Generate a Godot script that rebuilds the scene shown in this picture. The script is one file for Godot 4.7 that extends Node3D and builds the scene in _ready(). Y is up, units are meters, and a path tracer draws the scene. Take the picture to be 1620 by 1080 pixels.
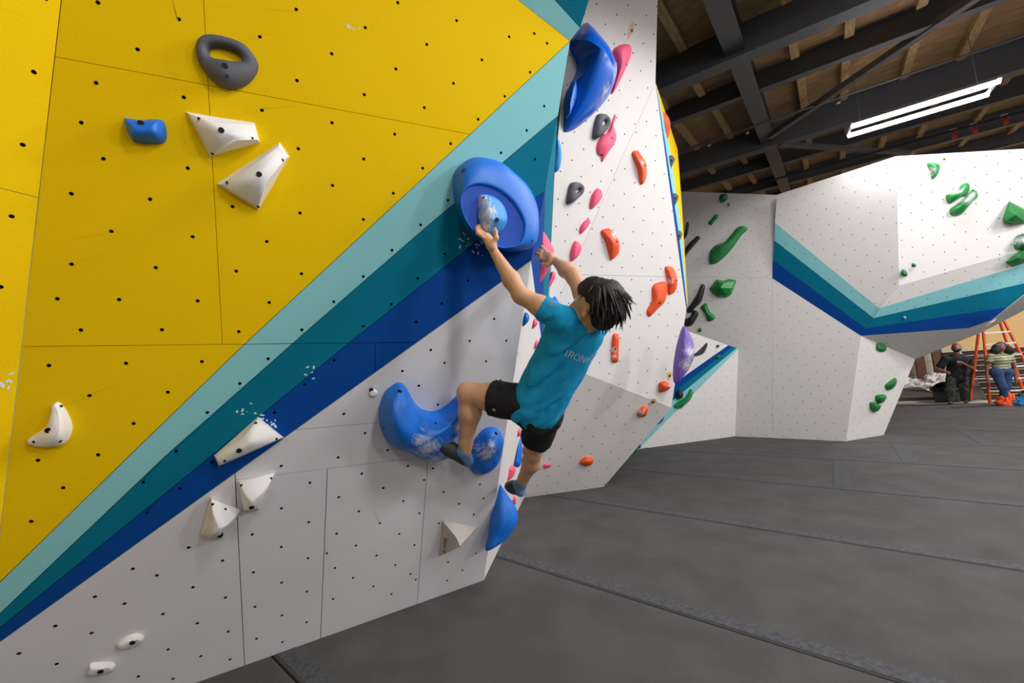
extends Node3D
# A bouldering gym: a leaning yellow and grey wall with a climber, a white wall behind it, a striped back wall under a timber roof.
# Metres, y up. FRAMES gives each wall face an origin and two axes (along, up); panels and holds are measured on those faces.

const FRAMES := {
	"grey": [Vector3(-2.52583, 0.00000, -2.46323), Vector3(0.34529, 0.00000, -0.93850), Vector3(0.38172, 0.91355, 0.14044)],
	"yellow": [Vector3(-1.49860, 2.45973, -2.08359), Vector3(0.46504, 0.00000, -0.88529), Vector3(0.21889, 0.96895, 0.11498)],
	"yellow_side": [Vector3(-3.19179, 0.59847, 0.11842), Vector3(-0.23900, 0.00000, -0.97102), Vector3(0.29262, 0.95351, -0.07202)],
	"top": [Vector3(-1.22654, 3.94819, -1.78477), Vector3(0.58642, 0.00000, -0.81001), Vector3(0.44133, 0.83853, 0.31951)],
	"white_low": [Vector3(-3.64196, -0.00000, -4.44724), Vector3(0.62831, 0.00000, -0.77796), Vector3(0.38898, 0.86603, 0.31416)],
	"white_mid": [Vector3(-2.70189, 1.90656, -3.85928), Vector3(0.50766, 0.00000, -0.86156), Vector3(0.17941, 0.97808, 0.10571)],
	"white_up": [Vector3(-1.33745, 5.21233, -4.78853), Vector3(0.36065, 0.00000, -0.93270), Vector3(0.26028, 0.96027, 0.10064)],
	"side": [Vector3(-1.33745, 5.21233, -4.78853), Vector3(-0.15172, 0.00000, -0.98842), Vector3(0.01575, 0.99987, -0.00242)],
	"back_mid": [Vector3(-2.03135, 0.00000, -10.33164), Vector3(0.99621, -0.00000, 0.08696), Vector3(-0.00607, 0.99756, 0.06949)],
	"back_low": [Vector3(-3.50728, 0.00000, -8.26855), Vector3(0.58184, 0.00000, -0.81330), Vector3(0.14265, 0.98450, 0.10205)],
	"over": [Vector3(-0.87662, 3.43012, -9.99008), Vector3(0.98628, -0.00000, 0.16508), Vector3(-0.02292, 0.99031, 0.13697)],
	"return0": [Vector3(-2.52583, 0.00000, -2.46323), Vector3(-0.49030, 0.00000, -0.87155), Vector3(0.23386, 0.96333, -0.13156)],
	"return1": [Vector3(-2.52583, 0.00000, -2.46323), Vector3(-0.49860, 0.00000, -0.86683), Vector3(0.23762, 0.96169, -0.13668)],
	"return2": [Vector3(-1.49860, 2.45973, -2.08359), Vector3(-0.51943, 0.00000, -0.85451), Vector3(0.16063, 0.98217, -0.09764)],
	"return3": [Vector3(-1.49860, 2.45973, -2.08359), Vector3(-0.51825, 0.00000, -0.85523), Vector3(0.14170, 0.98618, -0.08587)],
	"return4": [Vector3(-1.49860, 2.45973, -2.08359), Vector3(-0.58835, 0.00000, -0.80860), Vector3(0.20754, 0.96650, -0.15101)],
	"return5": [Vector3(-1.08487, 3.81586, -2.12708), Vector3(-0.58491, 0.00000, -0.81110), Vector3(0.15104, 0.98251, -0.10892)],
	"side_low": [Vector3(-1.51365, 2.45302, -5.64670), Vector3(0.44209, -0.00000, 0.89697), Vector3(0.20659, 0.97311, -0.10182)],
	"over_right": [Vector3(1.18532, 5.05024, -9.41461), Vector3(0.90725, 0.00000, -0.42059), Vector3(0.07504, 0.98396, 0.16186)],
	"under": [Vector3(0.38537, 2.02626, -9.97846), Vector3(0.86641, 0.00000, -0.49934), Vector3(0.25565, 0.85900, 0.44358)],
	"back_right": [Vector3(-0.07137, 0.00000, -10.16056), Vector3(0.54492, 0.00000, -0.83849), Vector3(0.19412, 0.97283, 0.12615)],
	"lower": [Vector3(0.38537, 2.02626, -9.97846), Vector3(0.87063, 0.00000, -0.49194), Vector3(0.42456, 0.50515, 0.75138)],
	"fin": [Vector3(-2.22145, 0.66672, -2.43085), Vector3(0.42049, 0.00000, -0.90730), Vector3(0.03025, 0.99944, 0.01402)],
	"dish": [Vector3(-1.35706, 2.41893, -2.00924), Vector3(0.46504, 0.00000, -0.88529), Vector3(0.21889, 0.96895, 0.11498)],
	"ret0": [Vector3(-1.68335, 3.59102, -2.85318), Vector3(0.68882, 0.00000, -0.72493), Vector3(0.39214, 0.84106, 0.37261)],
	"ret1": [Vector3(-1.84533, 2.66939, -2.73474), Vector3(0.60680, 0.00000, -0.79485), Vector3(0.25129, 0.94871, 0.19184)],
	"ret2": [Vector3(-2.40035, 2.76425, -3.68798), Vector3(0.62245, 0.00000, -0.78266), Vector3(0.21933, 0.95993, 0.17443)],
	"ret3": [Vector3(-1.67717, 2.10319, -2.21045), Vector3(0.52050, 0.00000, -0.85386), Vector3(0.19919, 0.97241, 0.12142)],
	"ret4": [Vector3(-1.92337, 2.13362, -2.65286), Vector3(0.53630, 0.00000, -0.84403), Vector3(0.18836, 0.97478, 0.11968)],
	"ret5": [Vector3(-2.15529, 1.98892, -2.97159), Vector3(0.53782, 0.00000, -0.84306), Vector3(0.14946, 0.98416, 0.09534)],
	"ret6": [Vector3(-2.13047, 1.64394, -2.73220), Vector3(0.51434, 0.00000, -0.85759), Vector3(0.08065, 0.99557, 0.04837)],
	"ret7": [Vector3(-2.39247, 1.17848, -2.91230), Vector3(0.49505, 0.00000, -0.86887), Vector3(-0.01290, 0.99989, -0.00735)],
	"ret8": [Vector3(-2.55982, 0.93787, -3.07202), Vector3(0.48790, 0.00000, -0.87290), Vector3(-0.05188, 0.99823, -0.02900)],
	"ret9": [Vector3(-2.45523, 0.82574, -2.82332), Vector3(0.47068, 0.00000, -0.88231), Vector3(-0.08342, 0.99552, -0.04450)],
	"ret10": [Vector3(-2.92743, 0.36193, -3.39631), Vector3(0.46941, 0.00000, -0.88298), Vector3(-0.13060, 0.98900, -0.06943)],
	"jug": [Vector3(-1.22997, 5.17884, -4.74697), Vector3(0.36065, 0.00000, -0.93270), Vector3(0.26028, 0.96027, 0.10064)],
	"sd0": [Vector3(-1.42065, 4.94338, -5.34209), Vector3(0.76550, 0.00000, -0.64344), Vector3(0.29418, 0.88937, 0.34998)],
	"sj0": [Vector3(-1.44443, 4.45877, -5.44699), Vector3(0.86678, 0.00000, -0.49870), Vector3(0.21086, 0.90621, 0.36649)],
	"sj1": [Vector3(-1.45210, 3.91802, -5.44168), Vector3(0.87030, 0.00000, -0.49252), Vector3(0.17404, 0.93548, 0.30754)],
	"sj2": [Vector3(-1.46089, 3.40225, -5.44592), Vector3(0.87300, 0.00000, -0.48772), Vector3(0.13663, 0.95996, 0.24457)],
	"sp0": [Vector3(-1.40937, 1.79353, -4.94757), Vector3(0.80794, 0.00000, -0.58926), Vector3(0.01490, 0.99968, 0.02043)],
	"sl0": [Vector3(-2.15791, 0.90170, -5.86681), Vector3(0.83179, 0.00000, -0.55509), Vector3(-0.00233, 0.99999, -0.00349)],
	"sl1": [Vector3(-2.34711, 0.68951, -5.76123), Vector3(0.81957, 0.00000, -0.57299), Vector3(-0.01459, 0.99968, -0.02088)],
	"sl2": [Vector3(-2.39877, 0.55494, -5.71506), Vector3(0.81559, 0.00000, -0.57863), Vector3(-0.02256, 0.99924, -0.03180)],
	"sl3": [Vector3(-2.44330, 0.50327, -5.68572), Vector3(0.81248, 0.00000, -0.58299), Vector3(-0.02574, 0.99902, -0.03587)],
}
# wall, face, paint, outline on the face (along, up), gap at the joints
const PANELS := [
	["left", "yellow", "yellow", [-2.133,1.381,-1.709,1.539,-1.722,0.731,-2.252,0.733], 0.00130],
	["left", "yellow", "yellow", [-1.709,1.539,-0.929,1.828,0.231,1.4,-0.431,0.725,-1.722,0.731], 0.00130],
	["left", "yellow", "yellow", [-1.742,-0.511,-2.477,-0.497,-2.252,0.733,-1.722,0.731], 0.00130],
	["left", "yellow", "yellow", [-0.431,0.725,-1.013,0.132,-1.643,-0.509,-1.647,-0.513,-1.742,-0.511,-1.722,0.731], 0.00130],
	["left", "yellow", "yellow", [-1.647,-0.513,-2.154,-1.05,-2.681,-1.613,-2.477,-0.497], 0.00130],
	["left", "yellow", "cyan", [-1.647,-0.513,-1.643,-0.509,-1.013,0.132,0.231,1.4,0.164,0.937,-0.701,0.157,-1.425,-0.515,-1.426,-0.517], 0.00150],
	["left", "yellow", "cyan", [-2.681,-1.613,-2.154,-1.05,-1.647,-0.513,-1.426,-0.517,-2.013,-1.071,-2.711,-1.782], 0.00150],
	["left", "yellow", "teal", [-1.426,-0.517,-1.425,-0.515,-0.701,0.157,0.164,0.937,0.086,0.457,-0.386,0.094,-1.141,-0.522], 0.00150],
	["left", "yellow", "teal", [-2.711,-1.782,-2.013,-1.071,-1.426,-0.517,-1.141,-0.522,-1.182,-0.556,-1.81,-1.087,-2.725,-1.853], 0.00150],
	["left", "yellow", "blue", [-1.141,-0.522,-0.386,0.094,0.086,0.457,0,0,-0.755,-0.53], 0.00150],
	["left", "yellow", "blue", [-2.725,-1.853,-1.81,-1.087,-1.182,-0.556,-1.141,-0.522,-1,-0.525,-1.001,-0.702,-2.737,-1.921], 0.00150],
	["left", "yellow", "blue", [-1,-0.525,-0.755,-0.53,-1.001,-0.702], 0.00150],
	["left", "yellow_side", "yellow", [-0.09,3.356,-0.056,2.103,-1.856,2.103,-1.89,3.356], 0.00130],
	["left", "yellow_side", "yellow", [-0.056,2.103,0,0,-0.557,-0.781,-1.957,-0.781,-1.856,2.103], 0.00130],
	["left", "top", "cyan", [-1.107,0.483,0.36,-0.158,0.419,-0.082,0.231,0.032,-0.637,0.559], 0.00150],
	["left", "top", "teal", [-0.637,0.559,0.231,0.032,0.419,-0.082,0.455,0.062,0.626,0.437,0.221,0.719], 0.00150],
	["left", "grey", "grey", [-3.505,0,-1.681,0,-1.677,1.405], 0.00200],
	["left", "grey", "grey", [-0.001,1.587,-0.002,2.693,-1.392,1.624], 0.00200],
	["left", "grey", "grey", [-0.001,1.279,-0.001,1.587,-1.392,1.624,-1.677,1.405,-1.677,1.362], 0.00200],
	["left", "grey", "grey", [-1.681,0,-1.248,0,-1.222,1.34,-1.677,1.362], 0.00200],
	["left", "grey", "grey", [-1.248,0,-0.573,0,-0.594,1.309,-1.222,1.34], 0.00200],
	["left", "grey", "grey", [-0.573,0,0,0,-0.001,1.279,-0.594,1.309], 0.00200],
	["left", "return0", "white", [0,0,2.276,0,1.303,1.979], 0.00000],
	["left", "return1", "white", [0,0,1.298,1.983,-0.841,2.558], 0.00000],
	["left", "return2", "white", [0,0,2.142,-0.563,2.141,-0.553,1.934,-0.499,0,0], 0.00000],
	["left", "return2", "blue", [0,0,0,0,1.918,-0.495,1.212,0.016,1.138,0.069], 0.00000],
	["left", "return2", "teal", [1.961,-0.515,1.975,-0.519,1.85,0.112,1.139,0.069,1.212,0.016], 0.00000],
	["left", "return2", "cyan", [2.061,-0.09,2.024,0.122,1.874,0.113], 0.00000],
	["left", "return3", "blue", [0,0,1.138,0.069,0.631,0.548], 0.00000],
	["left", "return3", "teal", [1.139,0.069,1.85,0.111,1.854,0.148,1.302,1.132,0.636,0.552], 0.00000],
	["left", "return3", "cyan", [1.874,0.113,2.024,0.122,1.896,0.67,1.854,0.148], 0.00000],
	["left", "return4", "blue", [0,0,0.621,0.559,0.068,0.52,0,0], 0.00000],
	["left", "return4", "teal", [0.626,0.564,1.282,1.155,-0.08,0.98,0.069,0.524], 0.00000],
	["centre", "white_low", "white", [0,0,1.214,0,2.041,1.301,0.133,2.202], 0.00150],
	["centre", "white_mid", "white", [2.041,1.002,1.493,3.38,0.339,0.996], 0.00150],
	["centre", "white_mid", "white", [-0.066,0.026,0,0,1.953,-0.797,2.143,0.559,2.041,1.002,0.339,0.996,0.062,0.423,-0.004,0.409], 0.00150],
	["centre", "white_up", "white", [-1.365,-3.027,-1.312,-3.011,0,0,-0.166,1.25,-1.2,0.832,-1.355,-0.034,-1.405,-1.355,-1.392,-2.744], 0.00150],
	["centre", "side", "blue", [0,0,0,0,0.37,-0.641,0.226,-0.713], 0.00000],
	["centre", "side", "blue", [0.564,-1.778,0.226,-0.713,0.37,-0.641,0.858,-1.693], 0.00000],
	["centre", "side", "blue", [0.989,-2.693,0.989,-2.693,0.859,-2.711,0.564,-1.778,0.858,-1.693], 0.00000],
	["centre", "side", "cyan", [0,0,0,0,0.767,-0.444,0.37,-0.641,0,0], 0.00000],
	["centre", "side", "cyan", [0.37,-0.641,0.767,-0.444,1.237,-1.584,0.858,-1.693], 0.00000],
	["centre", "side", "cyan", [0.989,-2.693,0.989,-2.693,0.858,-1.693,1.237,-1.584], 0.00000],
	["centre", "side", "yellow", [0,0,1.661,0.001,0.767,-0.444,0,0], 0.00000],
	["centre", "side", "yellow", [1.661,0.001,1.792,0.001,1.573,-1.08,1.439,-1.525,1.237,-1.584,0.767,-0.444], 0.00000],
	["centre", "side", "yellow", [1.439,-1.525,1.108,-2.623,0.989,-2.693,0.989,-2.693,1.237,-1.584], 0.00000],
	["back", "back_mid", "white", [-1.638,6.509,1.481,5.157,1.18,3.439,-1.971,4.229], 0.00150],
	["back", "back_mid", "white", [1.18,3.439,1.18,3.438,0.735,-0.018,0,0,-2.607,-0.131,-1.971,4.229], 0.00150],
	["back", "back_mid", "white", [1.18,3.438,2.438,2.031,1.967,0,0.735,-0.018], 0.00150],
	["back", "back_low", "white", [-0.142,2.915,1.063,2.542,2.303,2.125,-0.15,0.801], 0.00000],
	["back", "back_low", "blue", [-0.15,0.801,2.303,2.125,2.425,2.091,-0.151,0.541], 0.00000],
	["back", "back_low", "teal", [-0.151,0.541,2.425,2.091,2.54,2.052,-0.152,0.349], 0.00000],
	["back", "back_low", "cyan", [-0.152,0.349,2.54,2.052,2.585,2.025,0.031,0.024,-0.153,-0.01], 0.00000],
	["back", "back_low", "white", [0.031,0.024,2.585,2.025,2.537,0,0,0], 0.00000],
	["back", "over", "white", [0.341,1.681,2.129,1.636,1.872,-0.595,1.566,-0.951,0.222,1.135], 0.00000],
	["back", "over", "cyan", [0.222,1.135,1.566,-0.951,1.467,-1.112,0.156,0.777], 0.00000],
	["back", "over", "teal", [0.156,0.777,1.467,-1.112,1.336,-1.296,0.071,0.38], 0.00000],
	["back", "over", "blue", [0.071,0.38,1.336,-1.296,1.247,-1.418,0,0], 0.00000],
	["back", "over_right", "white", [0,0,1.717,-0.233,3.781,-0.529,3.795,-1.468,1.699,-1.869,-0.037,-2.245], 0.00150],
	["back", "under", "white", [0.41,0.949,2.294,1.423,2.766,1.538,2.7,1.256,0.199,0.547], 0.00000],
	["back", "under", "cyan", [0.199,0.547,2.7,1.256,2.633,0.829,0.138,0.352], 0.00000],
	["back", "under", "teal", [0.138,0.352,2.633,0.829,2.273,0.348,0.065,0.152], 0.00000],
	["back", "under", "blue", [0.065,0.152,2.273,0.348,1.994,-0.018,0,0], 0.00000],
	["back", "lower", "white", [0,0,1.994,-0.03,1.988,1.237,2.503,0.936,2.297,0.393,2.066,-0.217,1.464,-1.048], 0.00000],
	["back", "back_right", "white", [0,0,1.115,0,1.812,1.539,0.096,2.083], 0.00150],
]
# bolt holes of the near wall, as drilled
const HOLES := {"yellow": [-2.35,0.744,-2.093,0.983,-1.815,0.991,-1.974,0.827,-2.128,0.656,-1.82,0.658,-2.409,0.42,-2.192,0.482,-2.131,0.341,-1.827,0.342,-2.252,0.177,-1.98,0.183,-1.335,1.161,-1.499,0.996,-1.18,0.995,-1.346,0.831,-1.507,0.66,-1.19,0.657,-1.354,0.502,-1.198,0.338,-1.658,0.182,-1.36,0.179,-2.28,-0.13,-2.131,0.025,-1.983,-0.132,-1.83,0.023,-1.661,-0.136,-1.519,0.021,-1.366,-0.138,-2.13,-0.286,-1.831,-0.289,-1.524,-0.294,-2.341,-0.285,-2.276,-0.427,-1.982,-0.431,-1.668,-0.446,-2.13,-0.59,-1.834,-0.596,-2.398,-0.586,-2.274,-0.737,-1.982,-0.744,-2.126,-0.89,-1.544,-0.595,-1.377,-0.442,-1.679,-0.722,-1.829,-0.865,-0.844,1.327,-1.013,1.161,-0.518,1.324,-0.689,1.158,-0.192,1.32,-0.025,1.38,0.066,1.347,-0.859,0.993,-0.363,1.152,-0.046,1.154,-0.535,0.988,-1.026,0.828,-0.704,0.823,-0.212,0.981,-0.382,0.818,-0.87,0.653,-0.55,0.653,-1.036,0.497,-0.715,0.492,-0.882,0.333,-1.046,0.174,0.06,0.976,-0.058,0.81,-0.23,0.649,-0.565,0.328,-0.729,0.171,0.006,0.645,-2.497,-0.079,-1.212,-0.287,-1.972,-1.055,-1.221,-0.619,-1.375,-0.749,-1.529,-0.896,-2.269,-1.03,-0.894,0.014,-1.054,-0.142,-0.583,0.01,-0.748,-0.143,-0.903,-0.298,-1.062,-0.427,-0.434,-0.147,-0.603,-0.292,-0.76,-0.404,-0.925,-0.52,-2.477,-1.026,-2.406,-1.173,-2.528,-1.317,-2.115,-1.197,-2.247,-1.316,-2.393,-1.453,-2.532,-1.587,-1.971,-1.259,-2.112,-1.363,-1.825,-1.138],
"grey": [-0.222,2.286,-0.381,2.135,-0.105,2.133,-0.641,2.079,-0.542,1.988,-0.242,1.987,-0.811,1.947,-0.7,1.84,-0.108,1.838,-0.559,1.694,-1.138,1.694,-1.014,1.549,-0.87,1.406,-1.461,1.406,-1.316,1.263,-1.465,1.123,-1.322,0.983,-1.612,0.983,-1.469,0.847,-1.326,0.712,-1.614,0.712,-1.471,0.576,-1.331,0.447,-1.614,0.448,-1.473,0.314,-1.333,0.188,-1.613,0.19,-1.474,0.088,-1.898,0.989,-1.756,0.849,-2.126,0.932,-2.038,0.856,-1.896,0.717,-1.755,0.582,-2.277,0.815,-2.176,0.725,-2.033,0.588,-1.892,0.453,-1.753,0.32,-2.428,0.698,-2.312,0.593,-2.03,0.327,-1.89,0.197,-1.753,0.094,-2.561,0.591,-2.451,0.459,-2.166,0.2,-2.024,0.096,-1.164,1.407,-1.155,1.122,-1.162,0.847,-1.167,0.574,-1.175,0.316,-1.218,0.711,-1.023,1.264,-0.883,1.124,-1.032,0.983,-0.743,0.987,-0.893,0.848,-0.621,0.853,-0.608,1.125,-0.451,0.989,-0.315,0.852,-0.754,0.717,-0.578,0.717,-0.902,0.581,-0.636,0.581,-1.041,0.713,-0.18,0.718,-0.766,0.45,-1.051,0.447,-0.912,0.315,-0.647,0.322,-0.779,0.189,-0.73,1.262,-0.16,0.986,-0.111,0.847,-0.464,0.72,-0.35,0.322,-0.215,0.192,-0.113,0.323,-0.551,1.206,-0.602,0.251,-0.339,0.137]}
# face, material, outline, ridge (along, up, height), profile, bolts, chalk spots, label, name, category
const RIDGE_HOLDS := [
	["yellow", "blue_hold", [-2.042,0.523,-2.024,0.528,-1.981,0.528,-1.918,0.543,-1.901,0.533,-1.895,0.485,-1.902,0.453,-1.926,0.435,-2.002,0.426,-2.025,0.441,-2.04,0.483], [-1.98,0.468,0.07,-1.931,0.473,0.07], [2.4,0.7], [-1.968,0.494], [], "small flat blue climbing hold on the yellow panel", "climbing_hold", "climbing hold"],
	["yellow", "white_hold", [-2.406,-0.776,-2.392,-0.759,-2.375,-0.765,-2.356,-0.811,-2.346,-0.878,-2.36,-0.932,-2.388,-0.964,-2.438,-0.969,-2.485,-0.951,-2.499,-0.931,-2.488,-0.911,-2.451,-0.885,-2.424,-0.854,-2.412,-0.815], [-2.38,-0.792,0.03,-2.36,-0.844,0.06,-2.366,-0.894,0.07,-2.408,-0.912,0.06,-2.472,-0.928,0.03], [2.2,0.6], [-2.398,-0.878,-2.371,-0.777,-2.367,-0.93,-2.461,-0.924], [], "white crescent-shaped climbing hold low on the yellow panel", "climbing_hold", "climbing hold"],
	["grey", "white_hold", [-2.229,0.475,-2.194,0.505,-2.152,0.51,-2.127,0.488,-2.12,0.459,-2.137,0.43,-2.176,0.424,-2.217,0.435], [-2.191,0.484,0.03,-2.133,0.507,0.04], [2,0.6], [-2.157,0.492], [], "small white foothold low on the grey panel, upper of two", "climbing_hold", "climbing hold"],
	["grey", "white_hold", [-2.352,0.325,-2.342,0.379,-2.329,0.398,-2.264,0.368,-2.246,0.338,-2.257,0.307,-2.295,0.298], [-2.321,0.379,0.03,-2.259,0.374,0.04], [2,0.6], [-2.29,0.363], [], "small white foothold low on the grey panel, lower of two", "climbing_hold", "climbing hold"],
	["grey", "white_hold", [-1.004,1.816,-0.998,1.836,-0.98,1.841,-0.96,1.831,-0.952,1.811,-0.959,1.795,-0.978,1.789,-0.996,1.796], [-0.982,1.821,0.014], [4,0.5], [-0.989,1.838], [], "small round white screw-on button on the grey panel", "wall_button", "button"],
	["grey", "blue_hold", [-0.94,1.677,-0.938,1.726,-0.911,1.814,-0.863,1.859,-0.826,1.873,-0.786,1.845,-0.748,1.778,-0.71,1.716,-0.665,1.674,-0.607,1.652,-0.55,1.657,-0.508,1.679,-0.466,1.713,-0.425,1.752,-0.377,1.736,-0.341,1.661,-0.336,1.548,-0.36,1.444,-0.406,1.36,-0.462,1.295,-0.522,1.281,-0.59,1.288,-0.651,1.318,-0.719,1.37,-0.798,1.423,-0.846,1.443,-0.895,1.503,-0.928,1.589], [-0.864,1.848,0.1,-0.889,1.787,0.17,-0.873,1.711,0.21,-0.812,1.631,0.23,-0.728,1.57,0.22,-0.643,1.586,0.22,-0.558,1.628,0.2,-0.477,1.686,0.16,-0.428,1.727,0.1], [2,0.62], [-0.847,1.853,-0.922,1.623,-0.616,1.639], [-0.679,1.504,0.11,-0.59,1.379,0.1,-0.465,1.479,0.11,-0.471,1.607,0.07,-0.74,1.581,0.06], "large blue crescent climbing hold with chalk under the raised left foot", "climbing_hold", "climbing hold"],
	["grey", "blue_hold", [-0.131,1.473,-0.069,1.443,-0.024,1.379,-0.012,1.296,-0.022,1.18,-0.075,1.108,-0.143,1.08,-0.205,1.089,-0.254,1.135,-0.277,1.193,-0.283,1.273,-0.27,1.34,-0.237,1.412,-0.193,1.46], [-0.177,1.433,0.09,-0.178,1.366,0.12,-0.18,1.236,0.09], [2,0.6], [-0.122,1.448,-0.111,1.217], [-0.198,1.328,0.1,-0.173,1.393,0.05], "oval blue climbing hold with a chalky front beside the grey panel edge", "climbing_hold", "climbing hold"],
	["fin", "blue_hold", [-0.012,0.169,0.014,0.14,0.064,0.057,0.111,-0.015,0.133,-0.097,0.118,-0.149,0.078,-0.21,0.012,-0.264,-0.067,-0.299,-0.161,-0.313,-0.137,-0.215,-0.107,-0.087,-0.078,0.029,-0.046,0.106], [-0.011,0.123,0.03,-0.016,-0.02,0.08,-0.033,-0.108,0.09,-0.082,-0.217,0.05], [2.2,0.6], [], [], "blue fin-shaped climbing hold on the arete under the lower shoe", "climbing_hold", "climbing hold"],
	["dish", "sky_hold", [-0.431,0.326,-0.417,0.344,-0.367,0.349,-0.316,0.332,-0.271,0.297,-0.248,0.246,-0.25,0.198,-0.275,0.149,-0.326,0.111,-0.363,0.105,-0.407,0.132,-0.425,0.196,-0.433,0.261], [-0.384,0.283,0.07,-0.379,0.202,0.1,-0.378,0.16,0.08], [2,0.6], [-0.35,0.197,-0.411,0.316], [-0.419,0.296,0.07,-0.415,0.219,0.08,-0.383,0.248,0.06,-0.41,0.161,0.06], "chalky light blue half-round hold on the blue macro, gripped by the left hand", "climbing_hold", "climbing hold"],
	["ret0", "sky_hold", [-0.012,0.137,0.013,0.124,0.039,0.039,0.036,-0.062,0.012,-0.117,-0.028,-0.124,-0.035,-0.062,-0.026,0.055], [-0.007,0.072,0.04,-0.007,-0.06,0.04], [2,0.6], [], [], "slim light blue hold on the pale stripe of the return face", "climbing_hold", "climbing hold"],
	["ret1", "pink_hold", [-0.011,0.246,0.037,0.201,0.082,0.131,0.103,0.073,0.08,-0.016,0.043,-0.1,-0.019,-0.183,-0.063,-0.211,-0.079,-0.2,-0.077,-0.099,-0.06,0.014,-0.037,0.13], [-0.016,0.169,0.05,-0.024,0.032,0.12,-0.045,-0.12,0.06], [2,0.6], [], [], "large pink diamond-shaped hold behind the reaching right hand", "climbing_hold", "climbing hold"],
	["ret2", "pink_hold", [0.016,0.099,0.054,0.078,0.05,0.023,0.017,-0.039,-0.037,-0.11,-0.051,-0.086,-0.037,-0.015,-0.013,0.048], [0,0.048,0.05,-0.032,-0.037,0.05], [2,0.6], [], [], "pink curled hold just below the large pink diamond hold", "climbing_hold", "climbing hold"],
	["ret3", "blue_hold", [-0.007,0.047,0.021,0.032,0.027,0.005,0.014,-0.028,-0.018,-0.054,-0.021,-0.02,-0.015,0.017], [-0.017,0.006,0.05], [2,0.6], [], [], "small blue hold on the white return face near the elbow", "climbing_hold", "climbing hold"],
	["ret4", "pink_hold", [-0.01,0.041,0.016,0.033,0.028,0.006,0.012,-0.024,-0.021,-0.046,-0.025,-0.01], [-0.019,0.002,0.05], [2,0.6], [], [], "small pink hold left of the shirt sleeve on the return face", "climbing_hold", "climbing hold"],
	["ret5", "pink_hold", [-0.007,0.042,0.019,0.031,0.029,0.001,0.008,-0.028,-0.024,-0.044,-0.025,-0.002], [-0.019,0.002,0.05], [2,0.6], [], [], "small pink hold beside the shirt, lower of two on the return face", "climbing_hold", "climbing hold"],
	["ret6", "sky_hold", [0.004,0.091,0.029,0.085,0.046,0.014,0.028,-0.059,-0.023,-0.078,-0.049,-0.062,-0.034,0.01], [-0.024,0.013,0.05], [2,0.6], [], [], "light blue hold half hidden behind the shirt hem", "climbing_hold", "climbing hold"],
	["ret7", "pink_hold", [-0.015,0.035,0.02,0.027,0.013,-0.033,-0.017,-0.03], [-0.014,0.004,0.04], [2,0.6], [], [], "small pink hold peeking out under the black shorts", "climbing_hold", "climbing hold"],
	["ret8", "blue_hold", [0.023,0.147,0.053,0.125,0.052,0.015,0.019,-0.108,-0.023,-0.127,-0.066,-0.1,-0.048,-0.026,-0.008,0.078], [-0.027,0.05,0.08,-0.047,-0.054,0.08], [2,0.6], [], [], "blue hold half hidden behind the lower leg", "climbing_hold", "climbing hold"],
	["ret9", "pink_hold", [-0.019,0.064,0.009,0.065,0.049,0.042,0.055,0.016,0.036,-0.032,-0.011,-0.066,-0.066,-0.076,-0.051,-0.01], [-0.028,0.026,0.07,-0.045,-0.031,0.05], [2,0.6], [], [], "pink hold just above the lower shoe", "climbing_hold", "climbing hold"],
	["ret10", "pink_hold", [-0.033,0.028,-0.001,0.057,0.022,0.019,0.027,-0.026,0.006,-0.06,-0.022,-0.018], [-0.015,0.009,0.04], [2,0.6], [], [], "small pink hold just under the lower shoe", "climbing_hold", "climbing hold"],
	["white_up", "blue_gloss", [-1.156,0.264,-1.098,0.271,-0.923,0.162,-0.784,0.063,-0.708,-0.016,-0.68,-0.14,-0.71,-0.313,-0.816,-0.477,-0.982,-0.653,-1.165,-0.816,-1.295,-0.882,-1.327,-0.854,-1.331,-0.725,-1.32,-0.48,-1.258,-0.35,-1.216,-0.212,-1.244,-0.136,-1.308,-0.074,-1.335,0,-1.291,0.109,-1.225,0.199], [-1.348,-0.027,0.12,-1.317,-0.073,0.26,-1.229,-0.133,0.34,-1.108,-0.182,0.36,-0.958,-0.225,0.3], [1.5,0.85], [-1.287,0.041,-1.163,-0.358], [-0.859,-0.226,0.12,-0.799,-0.047,0.1,-0.937,-0.423,0.09], "big glossy blue scoop-shaped macro hold high on the white wall", "climbing_macro", "climbing hold"],
	["jug", "blue_hold", [-1.323,-0.396,-1.291,-0.463,-1.284,-0.572,-1.315,-0.665,-1.364,-0.782,-1.394,-0.754,-1.395,-0.588,-1.363,-0.456], [-1.376,-0.539,0.08,-1.401,-0.682,0.08], [2,0.6], [-1.351,-0.621,-1.347,-0.496], [], "slim blue hold at the left edge of the big blue macro", "climbing_hold", "climbing hold"],
	["white_up", "pink_hold", [-0.73,0.118,-0.655,0.2,-0.552,0.251,-0.478,0.25,-0.455,0.19,-0.48,0.077,-0.549,-0.065,-0.624,-0.237,-0.689,-0.328,-0.686,-0.224,-0.685,-0.045], [-0.633,0.104,0.09,-0.655,-0.039,0.1,-0.668,-0.215,0.05], [2,0.6], [-0.576,-0.01], [], "large pink teardrop hold behind the big blue macro", "climbing_hold", "climbing hold"],
	["white_up", "pink_hold", [-0.608,-0.52,-0.582,-0.561,-0.614,-0.662,-0.556,-0.743,-0.562,-0.839,-0.642,-0.947,-0.712,-1.066,-0.74,-1.078,-0.749,-0.986,-0.788,-1.017,-0.83,-0.991,-0.835,-0.899,-0.769,-0.791,-0.699,-0.747,-0.643,-0.622], [-0.633,-0.599,0.02,-0.684,-0.785,0.06,-0.741,-0.917,0.07,-0.75,-1.014,0.03], [2,0.6], [-0.663,-0.82], [], "pink flame-shaped hold beside the upper grey jug", "climbing_hold", "climbing hold"],
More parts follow.
